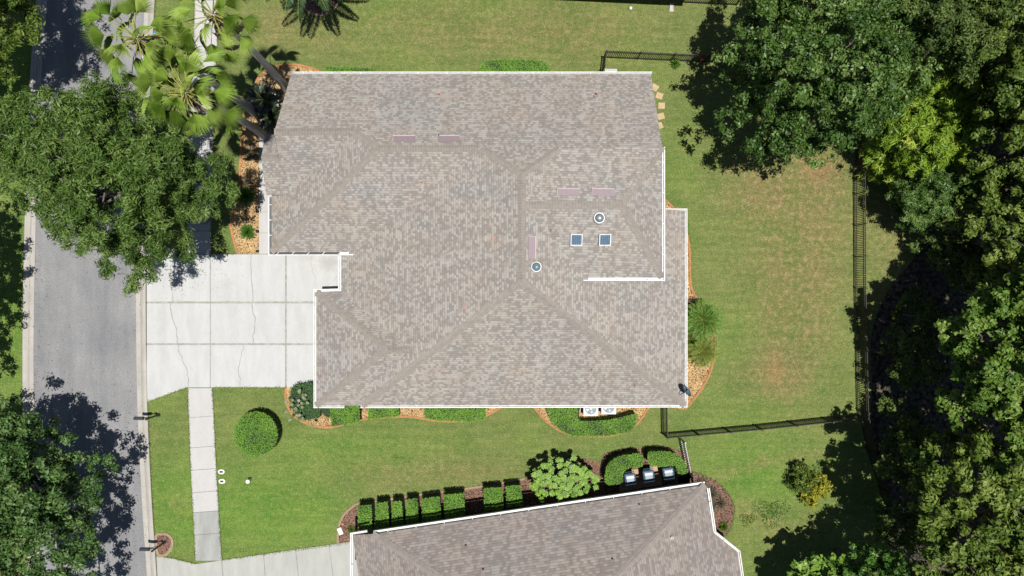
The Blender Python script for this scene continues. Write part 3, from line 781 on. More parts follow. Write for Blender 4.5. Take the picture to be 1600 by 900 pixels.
def caps(mb, a, b_, bvh, w_=0.19, step=0.145):
    """overlapping cap shingles bent over a hip or ridge, their edges resting on the slopes"""
    a, b_ = Vector(a), Vector(b_)
    if a.z > b_.z: a, b_ = b_, a
    d = b_ - a; L_ = d.length; d.normalize()
    s = Vector((-d.y, d.x, 0)).normalized() * w_; n_ = int(L_ / step)
    def edge(p, h):
        r = bvh.ray_cast(Vector((p.x, p.y, 30)), Vector((0, 0, -1)))
        z = r[0].z if r[0] is not None else p.z
        return Vector((p.x, p.y, max(z, p.z - .2) + h)) if z < p.z + .3 else Vector((p.x, p.y, p.z + h))
    for i in range(n_):
        p = a + d * (i * step); q = a + d * min(L_, i * step + step * 1.12)
        k = 1 + random.uniform(-.04, .04)
        for sg in (1, -1):
            f = [p + Vector((0, 0, .045)), edge(p + s * sg * k, .022), edge(q + s * sg * k, .008), q + Vector((0, 0, .028))]
            uvs = [(0, 0), (1, 0), (1, 1), (0, 1)]
            if sg < 0: mb.face(f, uvs)
            else: mb.face(f[::-1], uvs[::-1])
            mb.face([f[0], f[1], f[1] - Vector((0, 0, .02)), f[0] - Vector((0, 0, .02))], [(0, .05)] * 4)
def gutter(parent, pts, side, w_=0.12, dark=False, strap=1.6, name='gutter'):
    """open channel along world points; side=+1 -> outwards to the left of travel"""
    mb = MB(); P_ = [Vector(p) for p in pts]; n_ = len(P_)
    offs = []
    for i in range(n_):
        d0 = (P_[i] - P_[i - 1]) if i else (P_[1] - P_[0]); d1 = (P_[i + 1] - P_[i]) if i < n_ - 1 else d0
        d0 = Vector((d0.x, d0.y, 0)).normalized(); d1 = Vector((d1.x, d1.y, 0)).normalized()
        s0 = Vector((-d0.y, d0.x, 0)); s1 = Vector((-d1.y, d1.x, 0)); s = (s0 + s1).normalized()
        offs.append(s * side / max(0.3, s.dot(s0)))
    prof = [(0.0, -0.05), (0.0, -0.11), (w_ - 0.05, -0.11), (w_ - 0.02, 0.0), (w_ + 0.025, 0.0), (w_ + 0.025, -0.16), (0.0, -0.16)]
    for i in range(n_ - 1):
        for k in range(len(prof) - 1):
            (o0, z0), (o1, z1) = prof[k], prof[k + 1]
            q = [P_[i] + offs[i] * o0 + Vector((0, 0, z0)), P_[i] + offs[i] * o1 + Vector((0, 0, z1)), P_[i + 1] + offs[i + 1] * o1 + Vector((0, 0, z1)), P_[i + 1] + offs[i + 1] * o0 + Vector((0, 0, z0))]
            mb.face(q, m=1 if (dark and k == 1) else 0)
    for i in range(n_ - 1):
        L_ = (P_[i + 1] - P_[i]).length
        for k in range(int(L_ / strap)):
            c = P_[i].lerp(P_[i + 1], (k + 0.5) * strap / L_); d = (P_[i + 1] - P_[i]).normalized() * 0.02
            o0 = offs[i] * -0.02; o1 = offs[i] * (w_ + 0.0)
            mb.face([c - d + o0 + Vector((0, 0, .012)), c + d + o0 + Vector((0, 0, .012)), c + d + o1 + Vector((0, 0, .012)), c - d + o1 + Vector((0, 0, .012))])
    for e, o in ((P_[0], offs[0]), (P_[-1], offs[-1])):
        mb.face([e + Vector((0, 0, -.16)), e + o * (w_ + .025) + Vector((0, 0, -.16)), e + o * (w_ + .025), e + Vector((0, 0, -.02))])
    return mb.build(name, [M['white'], M['debris']], parent)

EA = 2.9; ZR = 6.72
rA = P(455, 115.5, EA); rB = P(1017, 115.5, EA)
def PN(x, y): return P(x, y, solve_plane_N(y))
rC = PN(1034.5, 228); rD = PN(873, 233); rE = P(815, 272, ZR); rF = PN(752, 231); rG = PN(592, 231); rH = PN(550, 204.5); rI = PN(428.5, 206)
rJ = P(424, 394, EA); rM = P(545, 394, EA)
rK = P(424, 306, EA)
rN1 = P(533, 394, 2.82); rN2 = P(533, 455.5, 2.82)
rP1 = P(494, 456.5, EA); rQ = P(604, 546, 4.5); rR = P(640, 546, 4.42); rP2 = P(494, 634, EA)
rV = P(552, 634, EA); rS = P(566, 634, EA); rE2 = P(815, 440, ZR); rU = P(1070.5, 633, EA); rZ = P(1070.5, 329, EA)
rW1 = P(815, 320, ZR - 0.01); rW2 = P(972, 320, 6.66); rC2 = P(1035, 434, 5.42); rX = P(905, 434, 5.30)
rCe = P(1035, 229, 5.42)
house = empty('house', (-1, 2, 0), 'large house with blended tan and grey shingle roof in the middle', 'house')
rf = MB()
roof_face(rf, [rA, rB, rC, rD, rE, rF, rG, rH, rI])
roof_face(rf, [rG, rF, rM, rJ])
roof_face(rf, [rH, rG, rJ, rK])
# big west slope, reaching the garage hip
roof_face(rf, [rE, rF, rM, rN1, rN2, rR, rV, rS, rE2])
roof_face(rf, [rP1, rN2, rR, rQ]); roof_face(rf, [rP1, rQ, rP2]); roof_face(rf, [rP2, rQ, rR, rV])
roof_face(rf, [rE2, rS, rU])
roof_face(rf, [rW1, rE2, rU, rZ])
roof_face(rf, [rE, rD, rW1])
roof_face(rf, [rD, rC, rW2, rW1]); roof_face(rf, [rC, rCe, rC2, rW2]); roof_face(rf, [rW1, rW2, rC2, rX])
# front entry gable: its south slope is one plane with the slope under the H-I ridge
gS = P(416, 304, 3.40); gR = P(408, 246, 4.50); gN = P(415.5, 210, 3.62); gRb = P(436, 246, 4.50)
gI = rI + Vector((0.0, 0, -0.01))
kx = P(450, 304.5, 3.37)
roof_face(rf, [rI, rH, kx, gS, gR, gRb])
roof_face(rf, [gR, gRb, P(428.5, 210, 3.62), gN])
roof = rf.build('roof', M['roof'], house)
bv = BVHTree.FromPolygons(rf.v, rf.f)
cp = MB()
for a, b_ in ((rE, rE2), (rS, rE2), (rU, rE2), (rG, rF), (rF, rE), (rI, rH), (rG, rH), (rJ, rG), (rP1, rQ), (rP2, rQ), (rW1, rW2), (rC2, rW2), (rCe, rW2), (rD, rE), (gR, gRb), (rR, rQ)):
    caps(cp, a, b_, bv)
cp.build('ridge_cap', M['cap'], roof)
# walls
foot = [(-12.05, 11.55), (7.35, 11.55), (7.35, 4.1), (9.25, 4.1), (9.25, -6.2), (-10.6, -6.2), (-10.6, -0.6), (-9.15, -0.6), (-9.15, 2.42), (-13.05, 2.42), (-13.05, 5.0), (-12.05, 5.0)]
wl = MB(); wl.prism(foot, 0, 2.78)
wl.prism([(4.2, 0.9), (7.42, 0.9), (7.42, 7.2), (4.2, 7.2)], 2.7, 5.22)
for xg in (-12.04, 7.34):
    yb = 4.0 if xg > 0 else 5.2
    wl.face([(xg, 11.5, 2.75), (xg, 8.2, 4.75), (xg, 7.4, 4.75 if xg < 0 else 5.2), (xg, 5.4, 3.3), (xg, yb, 2.75)])
wl.face([(-13.2, 8.3, 3.5), (-13.2, 7.0, 4.3), (-13.2, 5.3, 3.3)])
wl.build('wall', M['stucco'], house)
for yy in (5.35, 8.25):
    c = MB(); c.prism([(-13.35, yy - .15), (-13.05, yy - .15), (-13.05, yy + .15), (-13.35, yy + .15)], 0, 3.35); c.build('porch_column', M['white'], house)
# openings
gd = MB(); gd.box((-10.62, -3.4, 1.1), (0.05, 4.6, 2.2))
for k in range(3): gd.box((-10.66, -3.4, 0.55 * (k + 1)), (0.03, 4.6, 0.02))
gd.build('garage_door', M['white'], house)
fd = MB(); fd.box((-12.08, 6.8, 1.05), (0.05, 1.0, 2.1)); fdo = fd.build('front_door', M['timber'], house)
def window(c, d):
    f = MB(); f.box(c, (d[0], d[1], d[2])); fo = f.build('window_frame', M['white'], house)
    g_ = MB(); k = (0.03 if d[0] < 0.1 else 0, 0.03 if d[1] < 0.1 else 0)
    g_.box(c, (d[0] + k[0] if d[0] < .1 else d[0] - .12, d[1] + k[1] if d[1] < .1 else d[1] - .12, d[2] - .12)); g_.build('pane', M['glass'], fo)
for x in (-8, -3, 2, 6): window((x, -6.22, 1.5), (1.2, .05, 1.2)); window((x - 1, 11.57, 1.5), (1.2, .05, 1.2))
for y in (-4, -1, 2): window((9.27, y, 1.4), (.05, 1.5, 1.4))
window((-13.07, 3.2, 1.5), (.05, 1.8, 1.4)); window((-12.07, 10, 1.5), (.05, 1.5, 1.4)); window((7.37, 9.5, 1.4), (.05, 1.6, 1.4))
# gutters
def W3(l): return [P(*q) for q in l]
zf = EA - 0.01
gutter(house, W3([(452, 116, zf), (1019, 116, zf)]), 1)
gutter(house, W3([(494, 453.5 + 2.5, zf), (494, 634, zf), (538, 634, zf)]), -1) if False else None
gutter(house, W3([(538, 633.5, zf), (494, 633.5, zf), (494, 456, zf), (532.5, 455, zf), (532.5, 396, zf)]), 1)
gutter(house, W3([(1040, 330, zf), (1070, 330, zf), (1070, 632.5, zf), (563, 633.5, zf)]), 1)
gutter(house, W3([(556, 394, zf + .12), (530, 394, zf + .12)]), 1, w_=0.14)
gutter(house, W3([(530, 394, zf), (424.5, 394, zf), (424.5, 308, zf)]), -1 if False else 1, dark=True, w_=0.13) if False else None
g1 = W3([(424.5, 308, zf), (424.5, 393.5, zf), (530, 393.5, zf)])
gutter(house, g1, -1, dark=True, w_=0.17, strap=0.85)
gutter(house, W3([(1034.5, 229.5, 5.41), (1034.5, 434, 5.41), (907, 434, 5.36)]), 1, w_=0.13)
# dark garage door header strip under the step in the eave
hb = MB(); q0 = P(504, 450, 2.8); q1 = P(526, 450, 2.8); hb.box(((q0.x + q1.x) / 2, q0.y, 2.8), (q1.x - q0.x, 0.05, 0.10)); pass

# roof fittings
def roof_z(px, py, pts3):
    a, b_, c_ = [Vector(q) for q in pts3]; n_ = (b_ - a).cross(c_ - a)
    d = Vector(((px - 800) / FP, (450 - py) / FP, -1)); o = Vector((0, 0, HC))
    t = (a - o).dot(n_) / d.dot(n_); return o + d * t, n_.normalized() * (1 if n_.z > 0 else -1)
PLN = dict(N=(rA, rB, rG), W=(rE, rE2, rN2), S=(rE2, rS, rU), E=(rE2, rU, rZ), Nw=(rC, rW2, rW1), Sw=(rW1, rW2, rC2), MS=(rG, rF, rJ))
def ridge_vent(px, py, L_, plane, vert=False, flip=False):
    c, n_ = roof_z(px, py, PLN[plane]); dn = Vector((n_.x, n_.y, 0)).normalized(); t = Vector((-dn.y, dn.x, 0))
    sl = (dn - n_ * dn.dot(n_)).normalized()
    mb = MB(); hl = L_ / 2; wd = 0.17
    a = c - sl * wd + n_ * 0.02; b_ = c + sl * wd + n_ * 0.11
    mb.face([a - t * hl, b_ - t * hl, b_ + t * hl, a + t * hl][::-1] if True else [])
    mb.face([b_ - t * hl, b_ - t * hl - n_ * 0.1, b_ + t * hl - n_ * 0.1, b_ + t * hl])
    for sg in (-1, 1): mb.face([a + t * hl * sg, b_ + t * hl * sg, b_ + t * hl * sg - n_ * 0.1])
    o = mb.build('attic_vent', M['vent'], house)
    lp = MB(); e = b_ + n_ * 0.012
    lp.tube([e - t * hl, e + t * hl], 0.022, 6); lp.tube([a + t * hl * 0.99 + n_ * .01, b_ + t * hl * .99 + n_ * .01], 0.012, 5); lp.build('lip', M['ventlip'], o)
ridge_vent(631.5, 218, 1.15, 'N'); ridge_vent(700, 218, 1.15, 'N'); ridge_vent(888, 301, 1.15, 'Nw'); ridge_vent(942, 301, 1.15, 'Nw'); ridge_vent(830.5, 387, 1.15, 'E')
def vpipe(px, py, plane, r=0.05, h=0.28, mat='pipe', flash=True):
    c, n_ = roof_z(px, py, PLN[plane]); mb = MB()
    if flash:
        t = Vector((1, 0, 0)); t = (t - n_ * t.dot(n_)).normalized(); s = n_.cross(t)
        f = [c + n_ * .015 + t * a * .13 + s * b2 * .13 for a, b2 in ((-1, -1), (1, -1), (1, 1), (-1, 1))]
        fl = MB(); fl.face(f)
        for i in range(4): fl.face([f[i], f[i] - n_ * .012, f[(i + 1) % 4] - n_ * .012, f[(i + 1) % 4]][::-1])
    mb.tube([c - Vector((0, 0, .05)), c + Vector((0, 0, h))], r, 10)
    o = mb.build('vent_pipe', M[mat], house)
    if flash: fl.build('flashing', M['pipe2'], o)
M['pipe2'] = simple('pipe_flashing', (0.25, 0.19, 0.165), 0.8, 0.15, 10)
for a in ((686, 147, 'N', .06, .25, 'pipe'), (932, 147, 'N', .06, .3, 'pipe'), (928, 152, 'N', .035, .12, 'black'), (658, 284, 'MS', .07, .18, 'pipe'), (771, 373, 'W', .07, .15, 'pipe'),
          (727.5, 479, 'W', .07, .15, 'pipe'), (694, 601, 'S', .05, .15, 'pipe'), (862, 360, 'Sw', .045, .2, 'black'), (925, 578, 'S', .03, .25, 'pipe'), (992, 602, 'S', .03, .25, 'pipe'),
          (1011, 490, 'E', .045, .12, 'black'), (1053, 549, 'E', .045, .12, 'black'), (686, 212, 'N', .05, .25, 'black')):
    vpipe(*a, flash=a[3] > .055)
def dome(px, py, plane, mat, r=0.27):
    c, n_ = roof_z(px, py, PLN[plane]); mb = MB()
    mb.lathe(c, [(r, -0.1), (r, 0.16), (r * 0.93, 0.2), (r * .8, .25), (r * 0.5, 0.31), (r * .2, .335), (0.001, 0.34)], 28)
    mb.lathe(c, [(r * 1.1, .12), (r * 1.1, .15), (r * .99, .15)], 28)
    o = mb.build('roof_dome', M[mat], house, smooth=False)
    fl = MB(); fl.lathe(c, [(r * 1.3, -.12), (r * 1.3, .03), (r * .9, .06)], 28); fl.build('flashing', M['flash'], o)
dome(936, 341, 'Sw', 'steel', 0.235); dome(838, 417, 'E', 'domeblue', 0.225)
for px in (900.5, 945):
    c, n_ = roof_z(px, 374, PLN['Sw']); t = Vector((1, 0, 0)); s = n_.cross(t); s = s if s.y > 0 else -s
    mb = MB(); hw = 0.30
    def q(a, b2, h): return c + t * a + s * b2 + n_ * h
    o4 = [(-hw, -hw), (hw, -hw), (hw, hw), (-hw, hw)]; i4 = [(a * .86, b2 * .86) for a, b2 in o4]
    for i in range(4):
        j = (i + 1) % 4
        mb.face([q(*o4[i], .12), q(*o4[j], .12), q(*i4[j], .12), q(*i4[i], .12)]); mb.face([q(*o4[i], -.05), q(*o4[j], -.05), q(*o4[j], .12), q(*o4[i], .12)])
        mb.face([q(*i4[i], .12), q(*i4[j], .12), q(*i4[j], .09), q(*i4[i], .09)])
    fr = mb.build('solar_fan_frame', M['white'], house)
    pn = MB(); pn.face([q(*k, .095) for k in i4]); pn.build('solar_panel', M['solar'], fr)
# satellite dish on the south-east corner
c0, n_ = roof_z(1061, 615, PLN['E']); dc = c0 + Vector((0.22, 0.2, 0.55))
ms = MB(); ms.tube([c0, c0 + Vector((0, 0, .3)), dc - Vector((.03, .03, 0))], 0.022, 7); ms.tube([dc, dc + Vector((0.14, 0.12, -0.12))], 0.02, 6); 
dsh = ms.build('satellite_dish', M['black'], house)
ax = Vector((0.62, 0.52, 0.40)).normalized(); u = ax.orthogonal().normalized(); v_ = ax.cross(u); mb = MB(); mb2 = MB()
prev = None
for i in range(6):
    r = 0.33 * i / 5; z = 0.09 * (i / 5) ** 2
    ring = [dc + (u * math.cos(2 * PI * k / 24) * 1.0 + v_ * math.sin(2 * PI * k / 24)) * r + ax * z for k in range(24)]
    if prev:
        for k in range(24): mb.face([prev[k], prev[(k + 1) % 24], ring[(k + 1) % 24], ring[k]])
    prev = ring
mb2.tube(prev + [prev[0]], 0.02, 5, cap=False)
mb3 = MB(); mb3.tube([dc, dc + ax * 0.28 - v_ * 0.05, dc + ax * .36 - v_ * .05], [0.014, .014, .045], 8)
r_ = mb.build('reflector', M['dish'], dsh, smooth=True); mb2.build('rim', M['black'], dsh); mb3.build('feed_horn', M['black'], dsh)

# ================================================================ NEIGHBOUR HOUSE (south)
a = P(582, 834.5, 2.7); b_ = P(1102, 757.5, 2.7); ud = (b_ - a).normalized(); vd = Vector((ud.y, -ud.x, 0))
L0 = P(551, 836, 2.45)
ap = a + ud * 8.9 + vd * 5.95; ap.z = 6.2; ap2 = ap + vd * 6
SW_ = L0 + vd * 19; SE_ = b_ + ud * 1.5 + vd * 19
E1 = P(1115.5, 833, 2.68); E2_ = P(1153, 863, 2.35); E3 = P(1159, 905, 2.35); SE_.z = 2.35; SW_.z = 2.45
b2 = b_ + vd * 0.15
nh = empty('house', tuple((a + b_) / 2 + vd * 8)[:2] + (0,), 'tilted neighbour house with brownish shingle roof at the bottom edge', 'house')
rf = MB()
roof_face(rf, [a, b_, ap]); roof_face(rf, [L0, a, ap, ap2, SW_]); roof_face(rf, [b_, E1, E2_, E3, SE_, ap2, ap]); roof_face(rf, [SW_, ap2, SE_])
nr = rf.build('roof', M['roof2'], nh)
bv = BVHTree.FromPolygons(rf.v, rf.f)
cp = MB()
for q in ((a, ap), (b_, ap), (ap, ap2), (SW_, ap2), (SE_, ap2)): caps(cp, *q, bv, w_=0.2)
cp.build('ridge_cap', M['cap2'], nr)
gutter(nh, [P(584, 833.5, 2.69), P(1102, 756.5, 2.69)], 1)
gutter(nh, [P(551, 905, 2.44), P(551, 836, 2.44), P(574, 832.5, 2.6)], 1)
gutter(nh, [P(1105, 763, 2.67), E1 + Vector((0, 0, -.01)), E2_ + Vector((0, 0, -.01)), E3 + Vector((0, 0, -.01))], 1)
wl = MB()
fo = [a + ud * -.6 + vd * .6, b_ - ud * .6 + vd * .6, b_ - ud * .4 + vd * 18, a - ud * .6 + vd * 18]
wl.prism([(p.x, p.y) for p in fo], 0, 2.5); wl.build('wall', M['stucco'], nh)
def roofpt2(px, py, tri):
    return roof_z(px, py, tri)
for px, py, tri, r, mt in ((728, 852, (a, b_, ap), .05, 'black'), (755, 889, (a, b_, ap), .05, 'black'), (999, 788, (a, b_, ap), .05, 'black'), (957, 873, (a, b_, ap), .05, 'black'), (1049, 839, (b_, ap, ap2), .08, 'pwhite')):
    c, n_ = roof_z(px, py, tri); mb = MB(); mb.tube([c - Vector((0, 0, .05)), c + Vector((0, 0, .18))], r, 9); o = mb.build('vent_pipe', M[mt], nh)
    if mt == 'pwhite':
        m2 = MB(); m2.lathe(c + Vector((0, 0, .19)), [(.05, 0), (.045, .02)], 12); m2.build('pipe_cap', M['black'], o)
# ================================================================ NORTH NEIGHBOUR (its eave shades the top edge)
n1, n2_ = Vector((3.2, 17.10, 2.9)), Vector((10.55, 16.76, 2.9)); ux = (n2_ - n1).normalized(); n1 = n2_ - ux * 19; vy_ = Vector((-ux.y, ux.x, 0))
c3 = n2_ + vy_ * 13; c4 = n1 + vy_ * 13; q1 = n1 + ux * 6.5 + vy_ * 6.5; q2 = n2_ - ux * 6.5 + vy_ * 6.5; q1.z = q2.z = 6.3
hn = empty('house', (1, 23, 0), 'neighbour house just above the top edge, only its eave shadow showing', 'house')
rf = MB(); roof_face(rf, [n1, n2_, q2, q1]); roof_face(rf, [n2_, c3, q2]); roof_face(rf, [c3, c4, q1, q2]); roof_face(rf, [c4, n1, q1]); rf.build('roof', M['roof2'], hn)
wl = MB(); wl.prism([((n1 + ux * .7 + vy_ * .9).x, (n1 + ux * .7 + vy_ * .9).y), ((n2_ - ux * .7 + vy_ * .9).x, (n2_ - ux * .7 + vy_ * .9).y), ((c3 - ux * .7 - vy_ * .7).x, (c3 - vy_ * .7).y), ((c4 + ux * .7).x, (c4 - vy_ * .7).y)], 0, 2.75)
wl.build('wall', M['stucco'], hn)
ds = MB(); ds.box((9.68, 17.32, 1.4), (.09, .07, 2.8)); ds.build('downspout', M['pwhite'], hn)
sb = MB(); c = P(1049, 12); sb.prism([(c.x - .09, c.y + .25), (c.x + .09, c.y + .25), (c.x + .15, c.y - .26), (c.x - .15, c.y - .26)], 0, .06); sb.prism([(c.x - .13, c.y - .25), (c.x - .10, c.y - .25), (c.x - .06, c.y + .25), (c.x - .09, c.y + .25)], .05, .1); sb.prism([(c.x + .10, c.y - .25), (c.x + .13, c.y - .25), (c.x + .09, c.y + .25), (c.x + .06, c.y + .25)], .05, .1)
tag(sb.build('splash_block', M['walk']), 'pale concrete splash block under the downspout at the top edge', 'splash block')


# ================================================================ FENCES
def fence(label, pts, h=1.22, mat='fence', panel=1.85, picket=0.105, group='picket fences round the back yards', gaps=()):
    """pts world xy of one connected run"""
    root = empty('picket_fence', (pts[0][0], pts[0][1], 0), label, 'fence', group)
    mt = M[mat]
    for si in range(len(pts) - 1):
        a, b_ = Vector((*pts[si], 0)), Vector((*pts[si + 1], 0)); L_ = (b_ - a).length; d = (b_ - a).normalized(); ang = math.atan2(d.y, d.x)
        n_ = max(1, round(L_ / panel)); st = L_ / n_
        for k in range(n_ + (1 if si == len(pts) - 2 else 0)):
            c = a + d * st * k
            mb = MB(); mb.box((c.x, c.y, (h + .06) / 2), (.065, .065, h + .06), ang); mb.box((c.x, c.y, h + .075), (.085, .085, .03), ang)
            mb.build('post', mt, root)
        for k in range(n_):
            mb = MB(); s0 = a + d * (st * k + .045); s1 = a + d * (st * (k + 1) - .045); m_ = (s0 + s1) / 2; l = (s1 - s0).length
            for z in (0.16, h - .28, h - .06): mb.box((m_.x, m_.y, z), (l, .038, .04), ang)
            q = int(l / picket)
            for j in range(q):
                c = s0 + d * ((j + .5) * l / q); mb.box((c.x, c.y, h / 2 + .03), (.036, .03, h - .06), ang)
            mb.build('fence_panel', mt, root)
    return root
def g2(px, py): p = P(px, py); return (p.x, p.y)
fence('dark bronze picket fence corner above the house, north side of the yard', [g2(941, 112), g2(943.5, 90), g2(1100, 97), g2(1335, 108)])
fence('long dark picket fence along the east side of the back lawn', [g2(1335, 108), g2(1337, 450), g2(1341, 640), g2(1352, 700), g2(1372, 760), g2(1388, 850)][1 - 1:])
fence('dark picket fence running from the house south-east corner across to the woods', [g2(1035.5, 630), g2(1036.5, 678), g2(1180, 665), g2(1340, 648)])
fence('short pale grey picket fence beside the neighbour clipped hedges', [g2(1063, 685), g2(1073, 735)], mat='fence_grey', h=1.15, picket=.14)
fence('dark picket fence at the very top edge behind the neighbour', [g2(1066, 4), g2(1150, 8)], h=1.15)

# ================================================================ HEDGES
hg = 'clipped box hedges along the neighbour wall'
sq = [((558, 791), (581, 789), (582, 829), (560, 831)), ((586, 786), (606, 784), (609, 825), (586, 827)), ((612, 783.5), (628, 782), (631, 822), (612, 824)), ((634.5, 780.5), (652, 779), (655, 818), (634, 821)),
      ((658.5, 779), (687, 776), (690, 812), (659, 816)), ((693, 773), (725, 770), (727, 806), (695, 810)), ((755, 763.5), (785, 761), (787, 796), (757, 799)), ((789, 760), (814, 757.5), (817, 790), (792, 793))]
lab = ['clipped square hedge block nearest the neighbour driveway', 'clipped hedge block, second along the neighbour wall from the driveway', 'narrowest clipped hedge block, third along the neighbour wall from the driveway', 'clipped hedge block, fourth along the neighbour wall from the driveway',
       'wide clipped hedge block, fifth along the neighbour wall from the driveway', 'wide clipped hedge block just left of the bare mulch gap', 'clipped hedge block just right of the bare mulch gap', 'small clipped hedge block beside the lime green schefflera']
sq = [tuple((x + (0.2 if k in (0, 3) else -0.2), y) for k, (x, y) in enumerate(q)) for q in sq]
for p, l in zip(sq, lab): hedge('box_hedge', l, p, 1.2, LM['hedge'], group=hg, leaf=0.095)
hedge('curved_hedge', 'crescent shaped clipped hedge left of the trash bins', smooth_px([(948, 757), (945, 740), (950, 725), (963, 715), (982, 710), (1003, 709), (1004, 728), (985, 731), (974, 738), (972, 755)], True, 3), 1.2, LM['hedge'], leaf=.09, group='curved hedges round the trash bins')
hedge('curved_hedge', 'crescent shaped clipped hedge right of the trash bins', smooth_px([(1013, 707), (1030, 705), (1048, 706), (1062, 712), (1071, 724), (1074, 738), (1060, 741), (1055, 728), (1030, 729), (1014, 725)], True, 3), 1.2, LM['hedge'], leaf=.09, group='curved hedges round the trash bins')
hs = 'low hedges against the house walls'
hedge('low_hedge', 'bright green square hedge in the gap of the south gutter', [(515, 627), (562, 627), (562, 660), (545, 664), (517, 667)], 0.95, LM['hedge'], group=hs)
hedge('low_hedge', 'small dark green rounded shrub between the flowering bed and square hedge', smooth_px([(499, 628), (517, 628), (517, 652), (508, 653), (501, 645)], True, 3), 0.7, LM['hedge2'], leaf=.07, dens=500, group=hs)
hedge('low_hedge', 'narrow low hedge strip just right of the south gutter gap', [(574, 628), (624, 628), (624, 651), (600, 654), (575, 656)], 0.85, LM['hedge'], group=hs)
hedge('low_hedge', 'long low hedge in the middle of the south wall', [(662, 628), (759, 628), (760, 655), (735, 660), (690, 658), (663, 654)], 0.85, LM['hedge'], group=hs)
hedge('low_hedge', 'large low hedge wrapped round the air conditioning units', smooth_px([(857, 630), (858, 650), (868, 668), (895, 682), (930, 683), (962, 680), (988, 672), (996, 658), (995, 646), (975, 651), (945, 656), (906, 657), (903, 640), (903, 628)], True, 3), 0.9, LM['hedge'], group=hs)
hedge('low_hedge', 'thin low hedge at the left end of the north wall', [(508, 104), (540, 103.5), (581, 106), (581, 122), (508, 122)], 0.8, LM['hedge'], group=hs)
hedge('low_hedge', 'rounded green hedge in the middle of the north wall', smooth_px([(755, 120), (754, 98), (762, 94), (800, 92), (835, 94), (853, 98), (854, 120)], True, 3), 1.0, LM['hedge'], group=hs)
hedge('rounded_hedge', 'dark smooth rounded hedge at the garage corner with a pale flowering bush on it', smooth_px([(451, 612), (456, 602), (472, 599), (500, 599), (500, 650), (492, 656), (478, 659), (464, 654), (454, 642), (450, 626)], True, 3), 0.85, LM['hedge2'], leaf=.07, dens=480, dome=.12)
hedge('ball_bush', 'round ball shaped clipped bush on the front lawn', [(397 + 35 * math.cos(a * PI / 12), 680 + 36 * math.sin(a * PI / 12)) for a in range(24)], 1.35, LM['hedge'], cat='bush', leaf=.09, dens=800, dome=.28)

# ================================================================ TREES
bgr = 'trees of the wood east of the fence'
tree('oak_tree', 'big spreading fine leaved oak overhanging the road and front walk', 'tree',
     [(155, 208, 7.0, 2.0, 1.6), (90, 245, 6.2, 1.9, 1.5), (50, 205, 5.6, 1.1, 1.0), (190, 290, 7.5, 2.8, 1.9), (252, 266, 7.0, 1.5, 1.3), (310, 295, 6.0, 1.25, .9), (342, 292, 5.4, 0.7, .5), (240, 365, 5.8, 1.5, 1.1), (120, 315, 5.6, 1.4, 1.1),
      (200, 395, 5.4, 1.0, .7), (215, 432, 5.0, .5, .4), (25, 250, 5.6, 1.1, .9), (15, 205, 5.2, .9, .7), (75, 320, 5.2, .8, .6), (222, 192, 6.5, 1.1, 1.0), (190, 158, 6.0, .9, .8), (150, 142, 5.4, .4, .4), (95, 165, 5.6, .7, .6), (120, 352, 5, .6, .4), (280, 340, 5.2, .9, .6)],
     LM['oak'], base=(-18.4, 4.2), sep=.86, per=520, cr=0.62, L=0.27, W=0.062, r0=0.28, bark='barkgrey', up=0.3, nl=70, jit=.6)
tree('shade_tree', 'broad leaved green tree at the lower left edge beside the road', 'tree',
     [(51, 760, 5.20, 2.56, 2.0), (13, 702, 4.64, 1.61, 1.3), (73, 716, 4.48, 1.33, 1.0), (-39, 760, 5.20, 2.85, 2), (101, 790, 4.48, 1.33, 1.1), (81, 860, 4.48, 1.61, 1.3), (1, 850, 4.80, 2.09, 1.6), (129, 850, 4.00, 0.66, .6), (134, 768, 4.00, 0.57, .5), (41, 668, 4.00, 0.76, .6), (91, 920, 4.16, 1.52, 1), (121, 815, 4.16, 0.76, .5)],
     LM['street'], sep=.95, per=430, cr=0.60, L=0.22, W=0.105, r0=0.25, bark='barkgrey', up=0.35, nl=30, jit=.55)
tree('dark_tree', 'dark olive tree cut by the upper left corner of the picture', 'tree',
     [(-70, -20, 7.2, 2.5, 1.8), (10, 22, 6.5, 1.15, 1.1), (-10, 80, 5.2, 1.1, .9), (-110, 40, 6, 2.0, 1.5), (-60, -90, 7, 2.0, 1.4), (22, -20, 6.0, .9, .7), (-40, 120, 5, .9, .7)], LM['olive'], base=(-31.2, 15.2), sep=.8, per=420, cr=.55, L=.28, W=.07, up=.35, jit=.6)
tree('verge_tree', 'tree outside the left edge, its shadow falling on the verge grass', 'tree',
     [(-102, 430, 5.60, 1.50, 1.2), (-117, 350, 5.50, 1.40, 1.0), (-92, 500, 5.00, 1.00, .8), (-102, 570, 5.00, 0.90, .8), (-162, 450, 6.00, 2.20, 1.4)], LM['oak'], base=(-33, 0), sep=.8, per=330, cr=.5, L=.26, W=.08, up=.4)
tree('feathery_tree', 'big dense dark green tree hanging over the north-east lawn', 'tree',
     [(1290, 90, 7.4, 3.2, 2.3), (1200, 60, 6.4, 1.5, 1.4), (1165, 130, 5.0, .8, .7), (1180, 195, 5.2, 1.1, .9), (1255, 195, 6.0, 1.5, 1.1), (1335, 170, 6.2, 1.5, 1.2), (1380, 95, 7.0, 1.6, 1.3), (1240, 10, 7.2, 2.2, 1.6), (1330, -10, 7.5, 2.7, 1.8),
      (1165, 30, 5.2, .7, .6), (1335, 205, 4.6, .6, .5), (1155, 168, 4.2, .5, .4), (1210, 230, 4.8, .7, .5), (1275, 222, 5, .6, .5), (1400, 30, 7, 1.2, 1), (1400, 130, 6.5, .9, .7)],
     LM['deep'], base=(15.6, 10.3), sep=.90, per=430, cr=.56, L=0.19, W=0.10, r0=.3, up=.4, nl=34, jit=.6)
